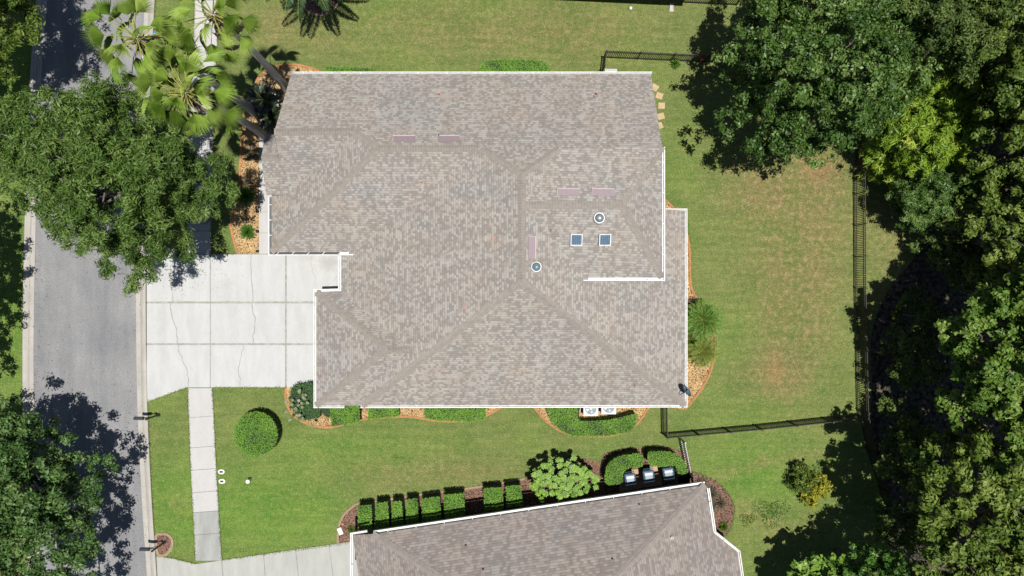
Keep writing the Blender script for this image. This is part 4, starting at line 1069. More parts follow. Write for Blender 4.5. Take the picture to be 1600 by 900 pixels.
tree('forest_tree', 'dull grey green fine leaved tree at the top between big tree and corner', 'tree', [(1495, 30, 8.0, 2.2, 1.8), (1465, -10, 8, 2.0, 1.5), (1470, 75, 7.0, 1.2, .9), (1540, 50, 7.0, 1.1, .8)], LM['dull'], group=bgr, sep=.75, per=420, cr=.5, L=.17, W=.07, nl=26, jit=.6)
tree('forest_tree', 'mid green tree in the upper right corner', 'tree', [(1610, 20, 9, 2.0, 1.8), (1600, 130, 7.5, 1.6, 1.4), (1650, 80, 9, 2.6, 2), (1570, 10, 7, .9, .7)], LM['olive'], group=bgr, sep=.9, per=380, cr=.55, L=.2, W=.1, tonebias=-0.03)
tree('vine_thicket', 'bright lime green leafy thicket between the fence and the woods', 'bush', [(1438, 200, 3.60, 1.79, 1.2), (1465, 150, 3.80, 1.57, 1.2), (1398, 230, 2.00, 1.23, .9), (1488, 115, 3.80, 0.90, .8), (1473, 200, 3.20, 1.23, 1.0), (1423, 160, 3.40, 1.23, 1), (1443, 245, 2.60, 1.23, .9), (1394, 262, 1.40, 0.84, .6), (1478, 240, 2.80, 0.90, .7)],
     LM['lime'], sep=.42, per=300, cr=.46, L=.36, W=.06, r0=.12, up=.7, jit=.5)
tree('forest_tree', 'rounded dark green tree just south of the lime thicket', 'tree', [(1445, 300, 2.8, 1.35, 1.2), (1412, 287, 1.5, .7, .6), (1482, 300, 2.8, .9, .9), (1442, 335, 2.2, .7, .6), (1422, 314, 1.4, .65, .5)], LM['deep'], group=bgr, sep=.5, per=320, cr=.42, L=.2, W=.055, tonebias=.05)
tree('forest_tree', 'olive tree at the right edge beside the lime thicket', 'tree', [(1585, 240, 5.61, 1.9, 1.6), (1550, 190, 4.62, .9, .8), (1540, 290, 4.62, 1.0, .8), (1610, 310, 5.28, 1.5, 1.2), (1570, 150, 4.29, .9, .7)], LM['olive'], group=bgr, sep=.95, per=400, cr=.5, L=.22, W=.11)
tree('forest_tree', 'yellow green tree at the right edge above the middle of the picture', 'tree', [(1590, 400, 5.61, 1.6, 1.4), (1545, 350, 4.95, .9, .7), (1555, 425, 4.62, .8, .7), (1630, 360, 5.28, 2, 1.5), (1505, 330, 3.63, .8, .6)], LM['olive'], group=bgr, sep=.95, per=380, cr=.48, L=.22, W=.12, tonebias=0.11)
tree('forest_tree', 'lit broad leaved tree at the right edge below the middle', 'tree', [(1564, 560, 8.28, 2.00, 1.7), (1524, 500, 7.36, 1.00, .9), (1519, 610, 6.90, 1.10, .9), (1604, 500, 8.74, 1.80, 1.4), (1499, 555, 6.44, 0.70, .6), (1624, 620, 8.28, 2.00, 1.5), (1494, 640, 5.98, 0.80, .6), (1564, 455, 7.36, 0.80, .6)], LM['bright'], group=bgr, sep=1.0, per=400, cr=.52, L=.24, W=.14, tonebias=0.13, jit=.6)
tree('forest_tree', 'large olive green tree filling the lower right corner', 'tree', [(1530, 790, 8.17, 2.6, 1.9), (1465, 740, 5.30, 1.2, 1.0), (1455, 810, 5.30, 1.1, .9), (1590, 700, 7.74, 1.9, 1.5), (1600, 860, 8.60, 2.4, 1.8), (1490, 870, 7.31, 1.6, 1.2), (1505, 695, 5.30, .9, .7), (1428, 795, 5.30, .5, .4), (1540, 930, 7.74, 2.3, 1.5)], LM['olive'], group=bgr, sep=1.0, per=420, cr=.54, L=.23, W=.13, tonebias=0.07, nl=36, jit=.6)
tree('forest_tree', 'yellow green broad leaved tree at the bottom edge', 'tree', [(1280, 902, 3.12, 1.00, .8), (1253, 918, 2.91, 0.80, .6), (1318, 915, 2.85, 0.80, .6), (1280, 950, 3.38, 1.60, 1.2), (1272, 878, 2.80, 0.40, .3)], LM['lime2'], group=bgr, sep=.7, per=230, cr=.42, L=.26, W=.19)
tree('forest_tree', 'green fine leaved tree at the bottom edge right of the yellow green one', 'tree', [(1379, 896, 4.64, 1.10, .9), (1346, 874, 4.04, 0.60, .5), (1404, 936, 4.79, 1.60, 1.2), (1329, 931, 4.19, 1.00, .8)], LM['palmg'], group=bgr, sep=.62, per=330, cr=.42, L=.2, W=.08)
# understory in deep shade and off-frame woods
for px, py, z, r, lb in ((1425, 485, 1.8, 0.9, 'dark understory shrub in the shade, topmost beside the long fence'), (1420, 560, 2.4, 1.2, 'dark understory shrub in the shade at mid height of the long fence'),
                         (1410, 660, 2.0, 0.9, 'dark understory shrub beside the fence junction'), (1470, 385, 1.6, 1.0, 'dark shrub below the rounded dark green tree'), (1410, 720, 3.0, 1.1, 'dark understory shrub below the fence junction'),
                         (1400, 810, 3.0, 1.1, 'dark understory shrub near the lower right'), (1510, 410, 2.2, 1.2, 'dark shrub under the yellow green tree'), (1530, 120, 4.2, 1.5, 'dark small tree near the upper right corner')):
    tree('understory_shrub', lb, 'shrub', [(px, py, z, r, r * .7), (px + 20, py + 18, z * .8, r * .7, r * .5)], LM['dull'], group='shrubs in the shade of the wood', sep=.75, per=260, cr=.45, L=.2, W=.09, r0=.07, nl=6)
for px, py, z, r, lb in ((1720, 200, 6.5, 3.6, 'upper'), (1740, 520, 9, 3.6, 'middle'), (1760, 820, 9, 3.6, 'lower')):
    tree('forest_tree', 'green tree of the wood outside the right edge, %s one' % lb, 'tree', [(px, py, z, r, 2.2), (px - 60, py + 80, z * .9, r * .6, 1.6), (px - 40, py - 90, z * .9, r * .6, 1.6)], LM['olive'], group=bgr, sep=1.1, per=240, cr=.7, L=.32, W=.18, nl=12)

# schefflera: rosettes of broad leaves
def rosette_plant(name, label, cat, pts, mat, R=0.24, nleaf=9, Wk=.42, base=None):
    W_ = [P(*p) for p in pts]; cx = sum(p.x for p in W_) / len(W_); cy = sum(p.y for p in W_) / len(W_)
    t = empty(name, (cx, cy, 0), label, cat); ps, ns, dr, L_, tn = [], [], [], [], []
    mb = MB()
    for w_ in W_:
        tilt = np.array([(w_.x - cx) * .15 + random.uniform(-.2, .2), (w_.y - cy) * .15 + random.uniform(-.2, .2), 1.0]); tn0 = random.gauss(0, .15)
        for ring, (k, rr, el) in enumerate(((nleaf, R, 0.25), (nleaf - 2, R * .6, .6))):
            a0 = random.random() * 6
            for i in range(k):
                a = a0 + i * 2 * PI / k; d = np.array([math.cos(a), math.sin(a), 0.0]); r = rr * random.uniform(.85, 1.15)
                ps.append(np.array(w_) + d * r * .5 + np.array([0, 0, ring * .03])); ns.append(tilt + d * el * (1 if ring == 0 else -1) * .6); dr.append(d); L_.append(r); tn.append(.5 + tn0 + ring * .15 + random.gauss(0, .12))
        b0 = Vector((cx + (w_.x - cx) * .2, cy + (w_.y - cy) * .2, 0)); mb.tube([b0, b0.lerp(w_, .5) + Vector((0, 0, .1)), w_], [.025, .018, .01], 5)
    leaf_obj('foliage', np.array(ps), np.array(ns), np.array(L_) * 1.1, np.array(L_) * Wk * 1.5, mat, t, np.array(tn), np.array(dr))
    mb.build('stem', M['bark'], t); return t
pts = []
for k in range(95):
    while True:
        x, y = random.uniform(-1, 1), random.uniform(-1, 1)
        if x * x + y * y < 1 and all((x * 52 + 878 - q[0]) ** 2 + (y * 29 + 750 - q[1]) ** 2 > 22 for q in pts): break
        if random.random() < .004: break
    q_ = 1 + .13 * math.sin(3 * math.atan2(y, x) + 1) + .08 * math.sin(7 * math.atan2(y, x)); x *= q_; y *= q_
    pts.append((878 + x * 52 + y * 4, 752 + y * 29 - x * 3, 2.25 - 0.35 * (x * x + y * y) ** 2 + random.uniform(-.15, .15)))
pts += [(889, 722, 1.5), (897, 716, 1.3), (882, 727, 1.6), (905, 728, 1.4)]
rosette_plant('schefflera_bush', 'lime green bush of rosette leaves between the clipped hedges and mulch, by the neighbour wall', 'bush', pts, LM['lime2'], R=.20)
pts = [(470 + random.gauss(0, 10), 632 + random.gauss(0, 13), 1.15 + random.uniform(-.1, .15)) for _ in range(26)]
rosette_plant('flowering_bush', 'small pale flowering bush growing out of the dark rounded hedge at the garage corner', 'bush', pts, LM['flower'], R=.11, nleaf=7)

# ================================================================ PALMS
def fan_palm(label, base, top, R=1.0, nf=26, dead=12, pet=1.15):
    base, top = Vector(base), Vector(top)
    root = empty('fan_palm', (base.x, base.y, 0), label, 'palm tree', 'tall fan palms by the front walk')
    mb = MB(); n_ = 14; pts = []; rd = []
    for i in range(n_ + 1):
        t = i / n_; pts.append(base.lerp(top, t) + Vector((0.12 * math.sin(t * 3), .08 * math.sin(t * 2.2), 0))); rd.append(.26 - .12 * min(1, t * 1.6) + (0.015 if i % 2 else 0))
    rd[0] = .32; mb.tube(pts, rd, 12); mb.build('trunk', M['palmtrunk'], root, smooth=True)
    bo = MB(); 
    for k in range(26):
        a = k * 2.4; z = -0.9 + .9 * k / 26; r0 = .17
        p = top + Vector((math.cos(a) * r0, math.sin(a) * r0, z)); q = p + Vector((math.cos(a) * .16, math.sin(a) * .16, .16)); bo.tube([p, q], [.05, .02], 5)
    bo.build('leaf_boots', M['brown'], root)
    for k in range(nf + dead):
        isd = k >= nf
        az_ = k * 2.39996 + random.uniform(-.2, .2)
        if isd: el_ = random.uniform(-1.15, -.8)
        else: el_ = 1.2 - 1.75 * (k / nf) ** .9 + random.uniform(-.08, .08)
        pl = pet * random.uniform(.62, 1.22) * (.75 if isd else 1)
        d0 = Vector((math.cos(az_) * math.cos(el_), math.sin(az_) * math.cos(el_), math.sin(el_)))
        p0 = top + Vector((0, 0, -.05 - .25 * k / nf)); p1 = p0 + d0 * pl * .55; p2 = p0 + d0 * pl + Vector((0, 0, -.14 * pl))
        pm = MB(); pm.tube([p0, p1, p2], [.028, .022, .014], 5)
        # blade
        out = (p2 - p1).normalized(); out = (out + Vector((0, 0, -.22 if not isd else -.6))).normalized()
        side = Vector((-math.sin(az_), math.cos(az_), 0)); side = (side - out * side.dot(out)).normalized(); nrm = out.cross(side)
        if nrm.z < 0: nrm = -nrm
        ro = random.uniform(-.75, .75); side, nrm = side * math.cos(ro) + nrm * math.sin(ro), nrm * math.cos(ro) - side * math.sin(ro)
        ns_ = 26; Rr = R * random.uniform(.82, 1.08) * (.8 if isd else 1); span = random.uniform(.85, 1.15); tone = []
        bl = MB(); ft = random.gauss(.5, .16)
        for i in range(ns_):
            a0 = -span + 2 * span * i / ns_; a1 = -span + 2 * span * (i + 1) / ns_; am = (a0 + a1) / 2
            L_ = Rr * (0.74 + .26 * math.cos(am * .95))
            def pt(a, r, h):
                drp = -.26 * Rr * (r / Rr) ** 2.4 - .16 * Rr * (abs(a) / span) ** 2 * (r / Rr)
                return p2 + out * math.cos(a) * r + side * math.sin(a) * r + nrm * (h + drp)
            m0, m1, mm = pt(a0, L_ * .58, -.030), pt(a1, L_ * .58, -.030), pt(am, L_ * .58, .036)
            tip = pt(am + random.uniform(-.03, .03), L_ * (1.08 + random.uniform(-.1, .08)), -.16 * random.random())
            bl.face([p2, m0, mm]); bl.face([p2, mm, m1]); bl.face([m0, tip, mm]); bl.face([mm, tip, m1])
            tt = ft + random.gauss(0, .07); tone += [tt, tt + .06, tt + .08, tt + .14]
        o = bl.build('frond', LM['brown'] if isd else LM['palm'], root)
        at_ = o.data.attributes.new('tone', 'FLOAT', 'FACE'); at_.data.foreach_set('value', np.clip(np.array(tone), 0, 1).astype(np.float32))
        pm.build('petiole', M['brown'] if isd else M['petiole'], o)
    return root
fan_palm('tall fan palm nearest the top edge, its trunk rising at the house corner', (-13.45, 11.9, 0), (-13.3, 12.15, 10.7), R=.86, nf=26, pet=1.45)
fan_palm('tall fan palm with the fullest crown, beside the big oak', (-14.85, 9.2, 0), (-14.55, 8.7, 10.7), R=.88, nf=40, pet=1.5)
fan_palm('leftmost tall fan palm, crown over the road edge', (-15.35, 10.5, 0), (-16.15, 10.75, 11.7), R=.84, nf=32, pet=1.35)

def feather_palm(name, label, base, h, nf, Lr, mat, ll=.45, lw=.045, el0=1.2, el1=-.25, r=.12, droop=.55, cat='palm', group=None, tr='barkgrey', per=46, tonebias=0):
    base = Vector((*base, 0)); root = empty(name, base, label, cat, group); top = base + Vector((0, 0, h))
    mb = MB(); mb.tube([base - Vector((0, 0, .05)), base.lerp(top, .5), top], [r * 1.3, r, r * .85], 10); mb.build('trunk', M[tr], root, smooth=True)
    for k in range(nf):
        az_ = k * 2.39996 + random.uniform(-.2, .2); el_ = el0 + (el1 - el0) * (k / max(1, nf - 1)) + random.uniform(-.1, .1); L_ = Lr * random.uniform(.85, 1.1)
        hd = Vector((math.cos(az_), math.sin(az_), 0)); sd = Vector((-math.sin(az_), math.cos(az_), 0)); pts = []; n_ = 9
        p = top.copy(); e = el_
        for i in range(n_ + 1):
            pts.append(p.copy()); p = p + (hd * math.cos(e) + Vector((0, 0, math.sin(e)))) * (L_ / n_); e -= droop * 2.0 / n_
        pm = MB(); pm.tube(pts, [.022 * (1 - .8 * i / n_) * (Lr / 2 + .3) for i in range(n_ + 1)], 5)
        ps, ns, dr, LL = [], [], [], []
        for j in range(per):
            t = .12 + .88 * j / per; f = t * n_; i = min(n_ - 1, int(f)); q = pts[i].lerp(pts[i + 1], f - i); tg = (pts[i + 1] - pts[i]).normalized(); up_ = sd.cross(tg)
            up_ = up_ if up_.z > 0 else -up_
            l = ll * math.sin(PI * (.12 + .85 * t)) ** .6 * random.uniform(.85, 1.1)
            for sg in (-1, 1):
                d = (sd * sg * .85 + tg * .55 + up_ * random.uniform(-.25, .2)).normalized()
                ps.append(q + d * l * .5); ns.append(up_ + sd * sg * random.uniform(.1, .6)); dr.append(d); LL.append(l)
        k_ = len(ps)
        o = leaf_obj('frond', np.array([tuple(q) for q in ps]), np.array([tuple(q) for q in ns]), np.array(LL), lw, mat, root, .5 + tonebias + rng.normal(size=k_) * .18, np.array([tuple(q) for q in dr]), fold=.12)
        pm.build('stem', M['petiole'], o)
    return root
feather_palm('feather_palm', 'dark feather palm with drooping fronds at the top edge', (-11.0, 17.3), 4.2, 26, 2.95, LM['feather'], ll=.55, lw=.05, el0=1.2, el1=-.15, droop=.75, cat='palm tree', per=60)
gs = 'small palms and tufts in the east bed'
q = P(1098, 500, .9); feather_palm('small_palm', 'bright green small palm in the east bed by the gutter', (q.x, q.y), .7, 26, 1.35, LM['palmg'], ll=.42, lw=.038, el0=1.3, el1=.0, r=.08, group=gs, per=28, tonebias=.22)
q = P(1100, 548, .7); feather_palm('small_palm', 'yellowish small palm tuft just south of the bright one', (q.x, q.y), .4, 22, 1.15, LM['olive'], ll=.4, lw=.028, el0=1.3, el1=.05, r=.07, group=gs, per=24, tonebias=.38)
q = P(411, 155, .8); feather_palm('sago_palm', 'near black glossy sago palm between the fan palm trunks and the roof', (q.x, q.y), .6, 34, 1.15, LM['dark'], ll=.3, lw=.05, el0=1.3, el1=0, r=.14, group='sago palms of the front bed', per=28)
q = P(424, 182, .8); feather_palm('sago_palm', 'second near black sago palm, tucked against the roof edge', (q.x, q.y), .5, 28, 1.0, LM['dark'], ll=.3, lw=.05, el0=1.3, el1=0, r=.14, group='sago palms of the front bed', per=26)

def tuft(name, label, px, py, h, r, mat, n=260, W=.022, cat='grass tuft', group=None, tb=0):
    q = P(px, py, h * .5); t = empty(name, (q.x, q.y, 0), label, cat, group)
    a = rng.random(n) * 2 * PI; e = rng.random(n) ** .7 * 1.35; d = np.column_stack([np.cos(a) * np.sin(e), np.sin(a) * np.sin(e), np.cos(e)])
    L_ = r * (.6 + .5 * rng.random(n)); pos = np.array([q.x, q.y, .03]) + d * L_[:, None] * .55
    nor = np.cross(d, np.cross(np.array([0, 0, 1.0]), d) + 1e-4); nor = np.where(nor[:, 2:3] < 0, -nor, nor)
    leaf_obj('blades', pos, nor, L_ * 1.1, W * (.7 + .6 * rng.random(n)), mat, t, .5 + tb + rng.normal(size=n) * .2, d, fold=.15)
    return t
gf = 'tufts in the front rock bed'
tuft('grass_tuft', 'round green grass tuft near the driveway end of the front rock bed', 385.5, 362, .5, .55, LM['palmg'], 420, .03, group=gf)
tuft('grass_tuft', 'larger dark green tuft in the front rock bed under the oak edge', 383, 305, .6, .66, LM['palmg'], 420, .03, group=gf, tb=-.15)
tuft('grass_tuft', 'small dry brown tuft between the two green tufts', 383, 334, .3, .3, LM['brown'], 120, .02, group=gf)
tuft('grass_tuft', 'dry brown tuft above the larger green tuft', 385, 282, .35, .4, LM['brown'], 160, .02, group=gf)
tuft('grass_tuft', 'brown tuft by the roof rake in the front bed', 392, 240, .4, .5, LM['brown'], 200, .02, group=gf)
tuft('shrub', 'brownish shrub behind the bright small palm by the gutter', 1083, 473, .5, .45, LM['brown'], 240, .025, cat='shrub', tb=-.1)
tuft('shrub', 'dull green shrub under the east gutter between the small palms', 1082, 535, .6, .5, LM['olive'], 300, .03, cat='shrub')
tuft('shrub', 'small green plant against the upper east gutter', 1072, 352, .6, .3, LM['palmg'], 160, .05, cat='shrub')
tree('croton_bush', 'yellow leaved croton bush on the lower right lawn', 'bush', [(1270, 764, .55, .52, .42), (1280, 752, .5, .32, .3), (1262, 775, .4, .3, .25)], LM['croton'], sep=.2, per=90, cr=.22, L=.13, W=.06, r0=.02, nl=4)
tree('olive_bush', 'dark olive bush pressed against the yellow croton on the lower right lawn', 'bush', [(1253, 742, .6, .5, .42), (1246, 755, .5, .35, .3)], LM['olive'], sep=.22, per=90, cr=.22, L=.13, W=.05, r0=.02, nl=4, tonebias=.05)
def weeds(label, px, py, r, n_, mat):
    c = P(px, py); a = rng.random(n_) * 6.28; q = r * rng.random(n_) ** .7 * (1 + .3 * np.sin(3 * a))
    pos = np.column_stack([c.x + q * np.cos(a), c.y + q * np.sin(a) * .8, .03 + rng.random(n_) * .1])
    t = empty('weed_patch', (c.x, c.y, 0), label, 'weeds', 'weed patches on the lower right lawn')
    leaf_obj('leaves', pos, np.column_stack([rng.normal(size=(n_, 2)) * .5, np.ones(n_)]), .13, .04, mat, t)
weeds('loose patch of low weeds on the lawn below the croton bush', 1205, 800, 1.0, 420, LM['palmg'])
weeds('small thin weed patch just right of the mulch end bed', 1168, 812, .5, 120, LM['olive'])
tuft('seedling', 'small leafy seedling beside the top picket fence', 1056, 98, .5, .35, LM['bright'], 90, .08, cat='plant')
for x, y, r, lb in ((1098, 757, .45, 'dry twiggy shrub at the neighbour house corner'), (1112, 772, .55, 'dry twiggy shrub below the corner one in the end bed'), (1126, 787, .5, 'dry brown shrub in the middle of the end bed'), (1112, 792, .45, 'brown shrub against the neighbour east gutter'), (1132, 824, .35, 'small olive plant at the foot of the end bed')):
    tuft('dry_shrub', lb, x, y, .5, r, LM['olive'] if 'olive' in lb else LM['brown'], 260, .03, cat='shrub', group='dry shrubs in the end bed', tb=-.1)
for x, y, lb in ((948, 722, 'bare brown twig pile left of the crescent hedge'), (549, 828, 'small green plant at the neighbour front corner')):
    tuft('shrub', lb, x, y, .3, .35, LM['brown'] if 'brown' in lb else LM['olive'], 140, .02, cat='shrub')
mb = MB(); q = P(1097, 91, .5)
fl = empty('red_flower', (q.x, q.y, 0), 'single red blossom at the end of the top picket fence', 'flower')
mb = MB(); 
for k in range(6):
    a = k * PI / 3; mb.tube([q, q + Vector((math.cos(a) * .09, math.sin(a) * .09, .04)), q + Vector((math.cos(a) * .17, math.sin(a) * .17, 0))], [.02, .06, .01], 6)
mb.build('petals', M['red'], fl); mb = MB(); mb.tube([(q.x, q.y, 0), q], .012, 5); mb.build('stem', M['bark'], fl)

# ================================================================ SMALL THINGS
# trash bins
M['binpale'] = simple('bin_lid_pale', (0.065, 0.095, 0.125), 0.4, 0.1, 4)
def wheelie(label, px, py, rz):
    q = P(px, py, 1.05); root = empty('trash_bin', (q.x, q.y, 0), label, 'trash bin', 'wheeled bins behind the neighbour house')
    cs, sn = math.cos(rz), math.sin(rz)
    def T(x, y, z): return (q.x + x * cs - y * sn, q.y + x * sn + y * cs, z)
    def rr(hx, hy, z, oy=0, r=.09):
        out = []
        for sx, sy, a0 in ((1, 1, 0), (-1, 1, 90), (-1, -1, 180), (1, -1, 270)):
            for k in range(5):
                a = math.radians(a0 + k * 22.5); out.append(T(sx * (hx - r) + r * math.cos(a), oy + sy * (hy - r) + r * math.sin(a), z))
        return out
    def loft(mb, rings, capt=True):
        for i in range(len(rings) - 1):
            n_ = len(rings[i])
            for k in range(n_): mb.face([rings[i][k], rings[i][(k + 1) % n_], rings[i + 1][(k + 1) % n_], rings[i + 1][k]])
        if capt: mb.face(rings[-1])
    b = MB(); loft(b, [rr(.22, .26, .06), rr(.29, .34, .95), rr(.32, .37, .96), rr(.32, .37, 1.0)]); bo = b.build('body', M['bin'], root)
    l = MB(); loft(l, [rr(.33, .38, 1.0), rr(.33, .38, 1.03), rr(.29, .33, 1.08, 0), rr(.22, .25, 1.11), rr(.21, .24, 1.095)]); lo = l.build('lid', M['binlid'], root)
    h = MB(); h.tube([T(-.27, .40, .97), T(-.27, .47, 1.02), T(.27, .47, 1.02), T(.27, .40, .97)], .02, 6); h.build('handle', M['bin'], root)
    for sx in (-1, 1):
        w_ = MB(); c = Vector(T(sx * .27, .33, .13)); ax_ = Vector((cs, sn, 0)) * .03; w_.tube([c - ax_, c + ax_], .13, 14); w_.build('wheel', M['black'], root)
    s_ = MB(); s_.face([T(-.24, .1, 1.118), T(.24, .1, 1.118), T(.22, .28, 1.10), T(-.22, .28, 1.10)]); s_.build('lid_panel', M['binpale'], lo)
wheelie('blue grey wheeled trash bin nearest the left crescent hedge', 985, 750, .12); wheelie('middle and smallest looking blue grey wheeled trash bin', 1014, 745, .12); wheelie('blue grey wheeled trash bin nearest the short grey fence', 1045, 741, .14)
pv = MB(); pv.prism([g2(966, 737), g2(1032, 727), g2(1034, 757), g2(968, 768)], 0, .05); o = pv.build('bin_pad', M['timber']); tag(o, 'tan paver pad under the trash bins', 'paving pad')
# air conditioners
for px, py, lb in ((923, 638.5, 'pale boxy air conditioning unit under the south gutter'), (951, 636, 'round topped white air conditioning unit next to the boxy one')):
    q = P(px, py, .8); root = empty('air_conditioner', (q.x, q.y, 0), lb, 'air conditioner', 'condensers under the south gutter')
    b = MB()
    if 'boxy' in lb: b.box((q.x, q.y, .4), (.82, .8, .8)); b.box((q.x, q.y, .815), (.86, .84, .03))
    else: b.lathe((q.x, q.y, 0), [(.42, 0.0), (.42, .78), (.44, .8), (.40, .84), (.33, .845)], 28)
    b.build('cabinet', M['acwhite'], root)
    f = MB(); f.lathe((q.x, q.y, .832 if 'boxy' in lb else .835), [(.33, 0), (.33, .02), (.29, .022)], 24); go = f.build('fan_guard', M['black'], root)
    f = MB(); f.lathe((q.x, q.y, .862), [(.13, 0), (.12, .02), (.05, .03)], 16)
    for k in range(4):
        a = k * PI / 2; f.face([(q.x + math.cos(a) * .1, q.y + math.sin(a) * .1, .862), (q.x + math.cos(a) * .28, q.y + math.sin(a) * .28, .86), (q.x + math.cos(a + .6) * .28, q.y + math.sin(a + .6) * .28, .872), (q.x + math.cos(a + .6) * .1, q.y + math.sin(a + .6) * .1, .868)])
    f.build('fan', M['acwhite'], go)
pd = MB(); pd.prism([g2(906, 622), g2(965, 622), g2(963, 640), g2(906, 643)], 0, .06); tag(pd.build('condenser_pad', M['conc2']), 'concrete pad under the air conditioning units', 'concrete pad')
# mailboxes
def mailbox(label, px, py):
    q = P(px, py); root = empty('mailbox', (q.x, q.y, 0), label, 'mailbox', 'black mailboxes along the road')
    mb = MB(); mb.tube([q, q + Vector((0, 0, 1.35))], .05, 10); mb.lathe(q, [(.11, 0), (.10, .12), (.055, .18)], 12); mb.lathe(q + Vector((0, 0, 1.35)), [(.05, 0), (.075, .03), (.06, .09), (.001, .13)], 12); mb.build('post', M['black'], root)
    mb = MB(); a = q + Vector((.1, 0, 1.02)); mb.tube([a, q + Vector((-.72, 0, 1.02))], .028, 6); mb.tube([q + Vector((0, 0, .6)), q + Vector((-.42, 0, 1.0))], .02, 6); mb.build('bracket', M['black'], root)
    mb = MB(); n_ = 10; x0, x1 = q.x - .82, q.x - .30
    pr = [(-.09, 1.04)] + [(-.09 * math.cos(PI * k / n_), 1.17 + .09 * math.sin(PI * k / n_)) for k in range(n_ + 1)] + [(.09, 1.04)]
    for k in range(len(pr)):
        (y0, z0), (y1, z1) = pr[k], pr[(k + 1) % len(pr)]; mb.face([(x0, q.y + y0, z0), (x1, q.y + y0, z0), (x1, q.y + y1, z1), (x0, q.y + y1, z1)])
    mb.face([(x0, q.y + y, z) for y, z in pr]); mb.face([(x1, q.y + y, z) for y, z in pr[::-1]]); bx = mb.build('box', M['mbox'], root)
    mb = MB(); mb.face([(x0 - .012, q.y + y * 1.06, z) for y, z in pr]); mb.build('door', M['black'], bx)
M['mbox'] = simple('mailbox_paint', (0.035, 0.04, 0.045), 0.3, 0.1, 8)
mailbox('black mailbox on the verge just below the driveway', 248, 648); mailbox('black mailbox in the teardrop bed at the lower road edge', 257, 847)
# utility boxes, cleanout, hydrant, marker
for px, py, lb in ((346, 737, 'small pale water meter lid beside the sidewalk, upper of the two'), (347, 752, 'small pale water meter lid beside the sidewalk, lower of the two')):
    q = P(px, py); root = empty('meter_lid', q, lb, 'utility lid', 'water meter lids')
    mb = MB(); mb.lathe(q, [(.21, 0), (.21, .03), (.11, .035)], 8, sx=1, sy=.72); mb.build('collar', M['pwhite'], root); mb = MB(); mb.box((q.x, q.y, .035), (.2, .11, .03)); mb.build('lid', M['black'], root)
q = P(392, 749); mb = MB(); mb.lathe(q, [(.10, 0), (.10, .42), (.125, .42), (.125, .5), (.11, .52)], 18); tag(mb.build('cleanout_pipe', M['pwhite']), 'white capped standpipe on the front lawn', 'pipe')
q = P(288, 56); root = empty('fire_hydrant', (q.x, q.y, 0), 'yellow fire hydrant half hidden by palm fronds on the verge', 'fire hydrant')
mb = MB(); mb.lathe(q, [(.16, 0), (.16, .04), (.10, .05), (.10, .5), (.13, .52), (.13, .56), (.10, .6), (.04, .68)], 16); mb.build('barrel', M['yellow'], root)
mb = MB(); mb.tube([q + Vector((-.19, 0, .42)), q + Vector((.19, 0, .42))], .055, 10); mb.tube([q + Vector((0, -.17, .38)), q + Vector((0, 0, .38))], .07, 10); mb.build('nozzles', M['yellow'], root)
mb = MB(); q = P(240, 52); mb.lathe(q, [(.13, .03), (.12, .05), (.07, .06)], 8); tag(mb.build('road_marker', M['bluem']), 'blue reflective road marker at the kerb under the left fan palm', 'road marker')
q = P(533, 828); mb = MB(); mb.box((q.x, q.y, .12), (.26, .42, .24), .4); mb.box((q.x, q.y, .26), (.2, .34, .04), .4); tag(mb.build('utility_box', M['pwhite']), 'small white box at the edge of the neighbour bed corner', 'utility box')
mb = MB(); q = P(536, 818); mb.lathe(q, [(.09, 0), (.08, .1), (.06, .13)], 9); tag(mb.build('clay_pot', M['curb_clay']), 'small terracotta pot in the neighbour bed corner', 'pot')
# path lights
for i, (px, py, lb) in enumerate(((404, 292, 'path light furthest up the entry walk'), (404, 331, 'path light second from the driveway'), (404, 362, 'path light nearest but one to the driveway corner'), (404, 393, 'path light at the driveway corner'))):
    q = P(px, py); root = empty('path_light', q, 'small black ' + lb, 'path light', 'path lights along the entry walk')
    mb = MB(); mb.tube([q, q + Vector((0, 0, .3))], .014, 6); mb.build('stake', M['black'], root); mb = MB(); mb.lathe(q + Vector((0, 0, .28)), [(.085, 0), (.05, .05), (.01, .08)], 12); mb.build('shade', M['black'], root)
# stepping stones
for x, y, a, lb in ((1023, 137, .6, 'topmost of the five, half under the roof edge'), (1030, 150, .35, 'second from the top'), (1033.5, 165.5, .05, 'middle one'), (1032.5, 182, -.25, 'second from the bottom'), (1030, 197, -.4, 'lowest of the five, half under the roof edge')):
    q = P(x, y); mb = MB(); mb.box((q.x, q.y, .02), (.40, .37, .05), -a); tag(mb.build('stepping_stone', M['stone']), 'square sandstone stepping stone, ' + lb, 'stepping stone', 'stepping stones at the house east wall')
q0 = P(945, 108); q1 = P(964, 120); mb = MB(); mb.prism([(q0.x, q0.y), (q1.x, q0.y), (q1.x, q1.y), (q0.x, q1.y)], 0, .06); tag(mb.build('concrete_pad', M['walk']), 'small concrete pad showing above the north gutter by the fence', 'concrete pad')
# little things on the top lawn
q = P(985, 14); mb = MB(); mb.lathe(q, [(.09, 0), (.11, .1), (.08, .18), (.03, .2)], 10); tag(mb.build('sprinkler_cap', M['pwhite']), 'small white knob on the lawn left of the splash block', 'sprinkler')
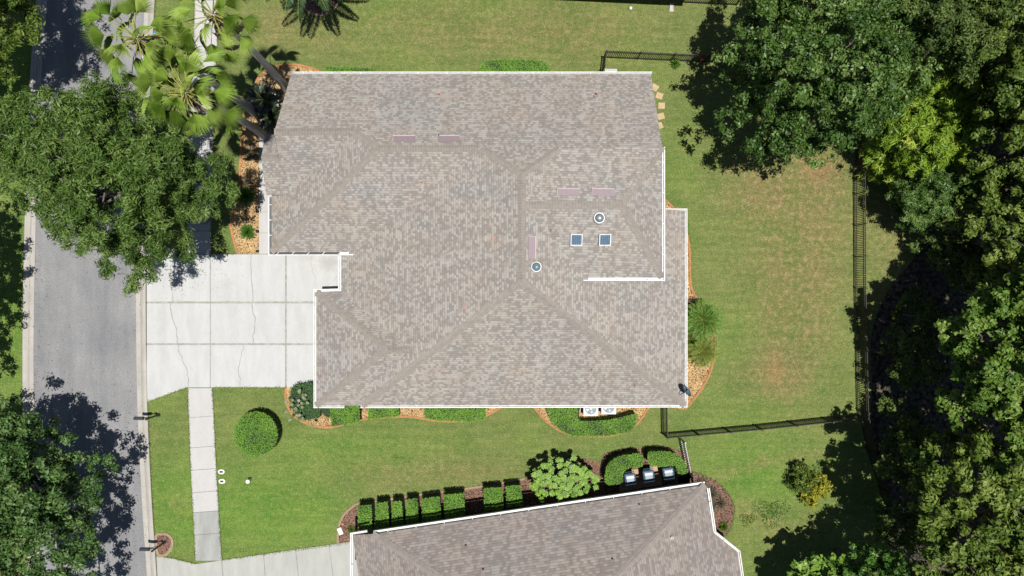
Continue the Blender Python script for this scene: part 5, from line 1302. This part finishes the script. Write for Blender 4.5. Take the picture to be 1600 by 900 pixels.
# boulder in the woods
q = P(1490, 507, .5); mb = MB()
rs = []
for i in range(7):
    th = -PI / 2 + PI * i / 6; rs.append([(q.x + .62 * math.cos(th) * math.cos(a) * (1 + .12 * math.sin(3 * a)), q.y + .25 * math.cos(th) * math.sin(a) - .12 * math.cos(th) * math.cos(a), .5 + .5 * math.sin(th)) for a in [k * PI / 8 for k in range(16)]])
for i in range(6):
    for k in range(16): mb.face([rs[i][k], rs[i][(k + 1) % 16], rs[i + 1][(k + 1) % 16], rs[i + 1][k]])
tag(mb.build('boulder', M['rock'], smooth=True, weld=True), 'long pale grey boulder in the dark gap of the wood', 'boulder')
# downspout elbow and driveway splash

def litter(name, label, n_, fn, mat, size=.07):
    xy = np.array([fn() for _ in range(n_)]); pos = np.array([tuple(P(x, y)) for x, y in xy]); pos[:, 2] = 0.062
    o = leaf_obj(name, pos, np.column_stack([rng.normal(size=(n_, 2)) * .3, np.ones(n_)]), size, size * .5, mat, None, rng.random(n_)); o['kind'] = 'stuff'; return o
litter('fallen_leaves', '', 260, lambda: (random.choice([random.gauss(60, 6), random.gauss(208, 8), random.uniform(60, 210)]), random.uniform(380, 890)), LM['brown'], .08)
litter('fallen_leaves', '', 120, lambda: (random.gauss(300, 30), random.gauss(430, 18)), LM['brown'], .07)
litter('fallen_leaves', '', 160, lambda: (random.gauss(1300, 60), random.gauss(262, 22)), LM['brown'], .10)

# ragged blades where the lawn meets paving and beds
FR = []
def fringe(pts, side=0.0, dens=55):
    W_ = [P(x, y) for x, y in pts]
    for i in range(len(W_) - 1):
        a, b_ = W_[i], W_[i + 1]; L_ = (b_ - a).length
        d = (b_ - a).normalized(); nn = Vector((-d.y, d.x, 0))
        for _ in range(int(L_ * dens)):
            p = a.lerp(b_, random.random()) + nn * (side + random.gauss(0, .035)); FR.append((p.x, p.y, .045 + random.random() * .03))
for q in (e1, e2, e3, e4, e5, e6, r6 + r6[:1], r7 + r7[:1]): fringe(q)
ys_ = [-20, 60, 200, 300, 397]; yd = [606, 660, 740, 800, 876]
for Y in (ys_, yd):
    fringe([(swx(y)[0], y) for y in Y]); fringe([(swx(y)[0] + swx(y)[1], y) for y in Y])
fringe([(229, 628), (292, 605)]); fringe([(331, 605), (448, 605)]); fringe([(331, 397), (372, 397)]); fringe([(347, 875), (545, 848)]); fringe([(245, 868), (275, 873), (306, 881)])
fringe([p for p in RRs if -40 < p[1] < 370]); fringe([p for p in RRs if 628 < p[1] < 866]); fringe([p for p in RLs if -40 < p[1] < 940])
FR = np.array(FR); k = len(FR)
LM['blade'] = leaf_mat('grass_blades', (0.050, 0.085, 0.015), (0.090, 0.130, 0.028), (0.17, 0.18, 0.06), .8, .15, spec=.2)
o = leaf_obj('grass_fringe', FR, np.column_stack([rng.normal(size=(k, 2)) * .6, np.ones(k)]), .065, .03, LM['blade'], None); o['kind'] = 'stuff'
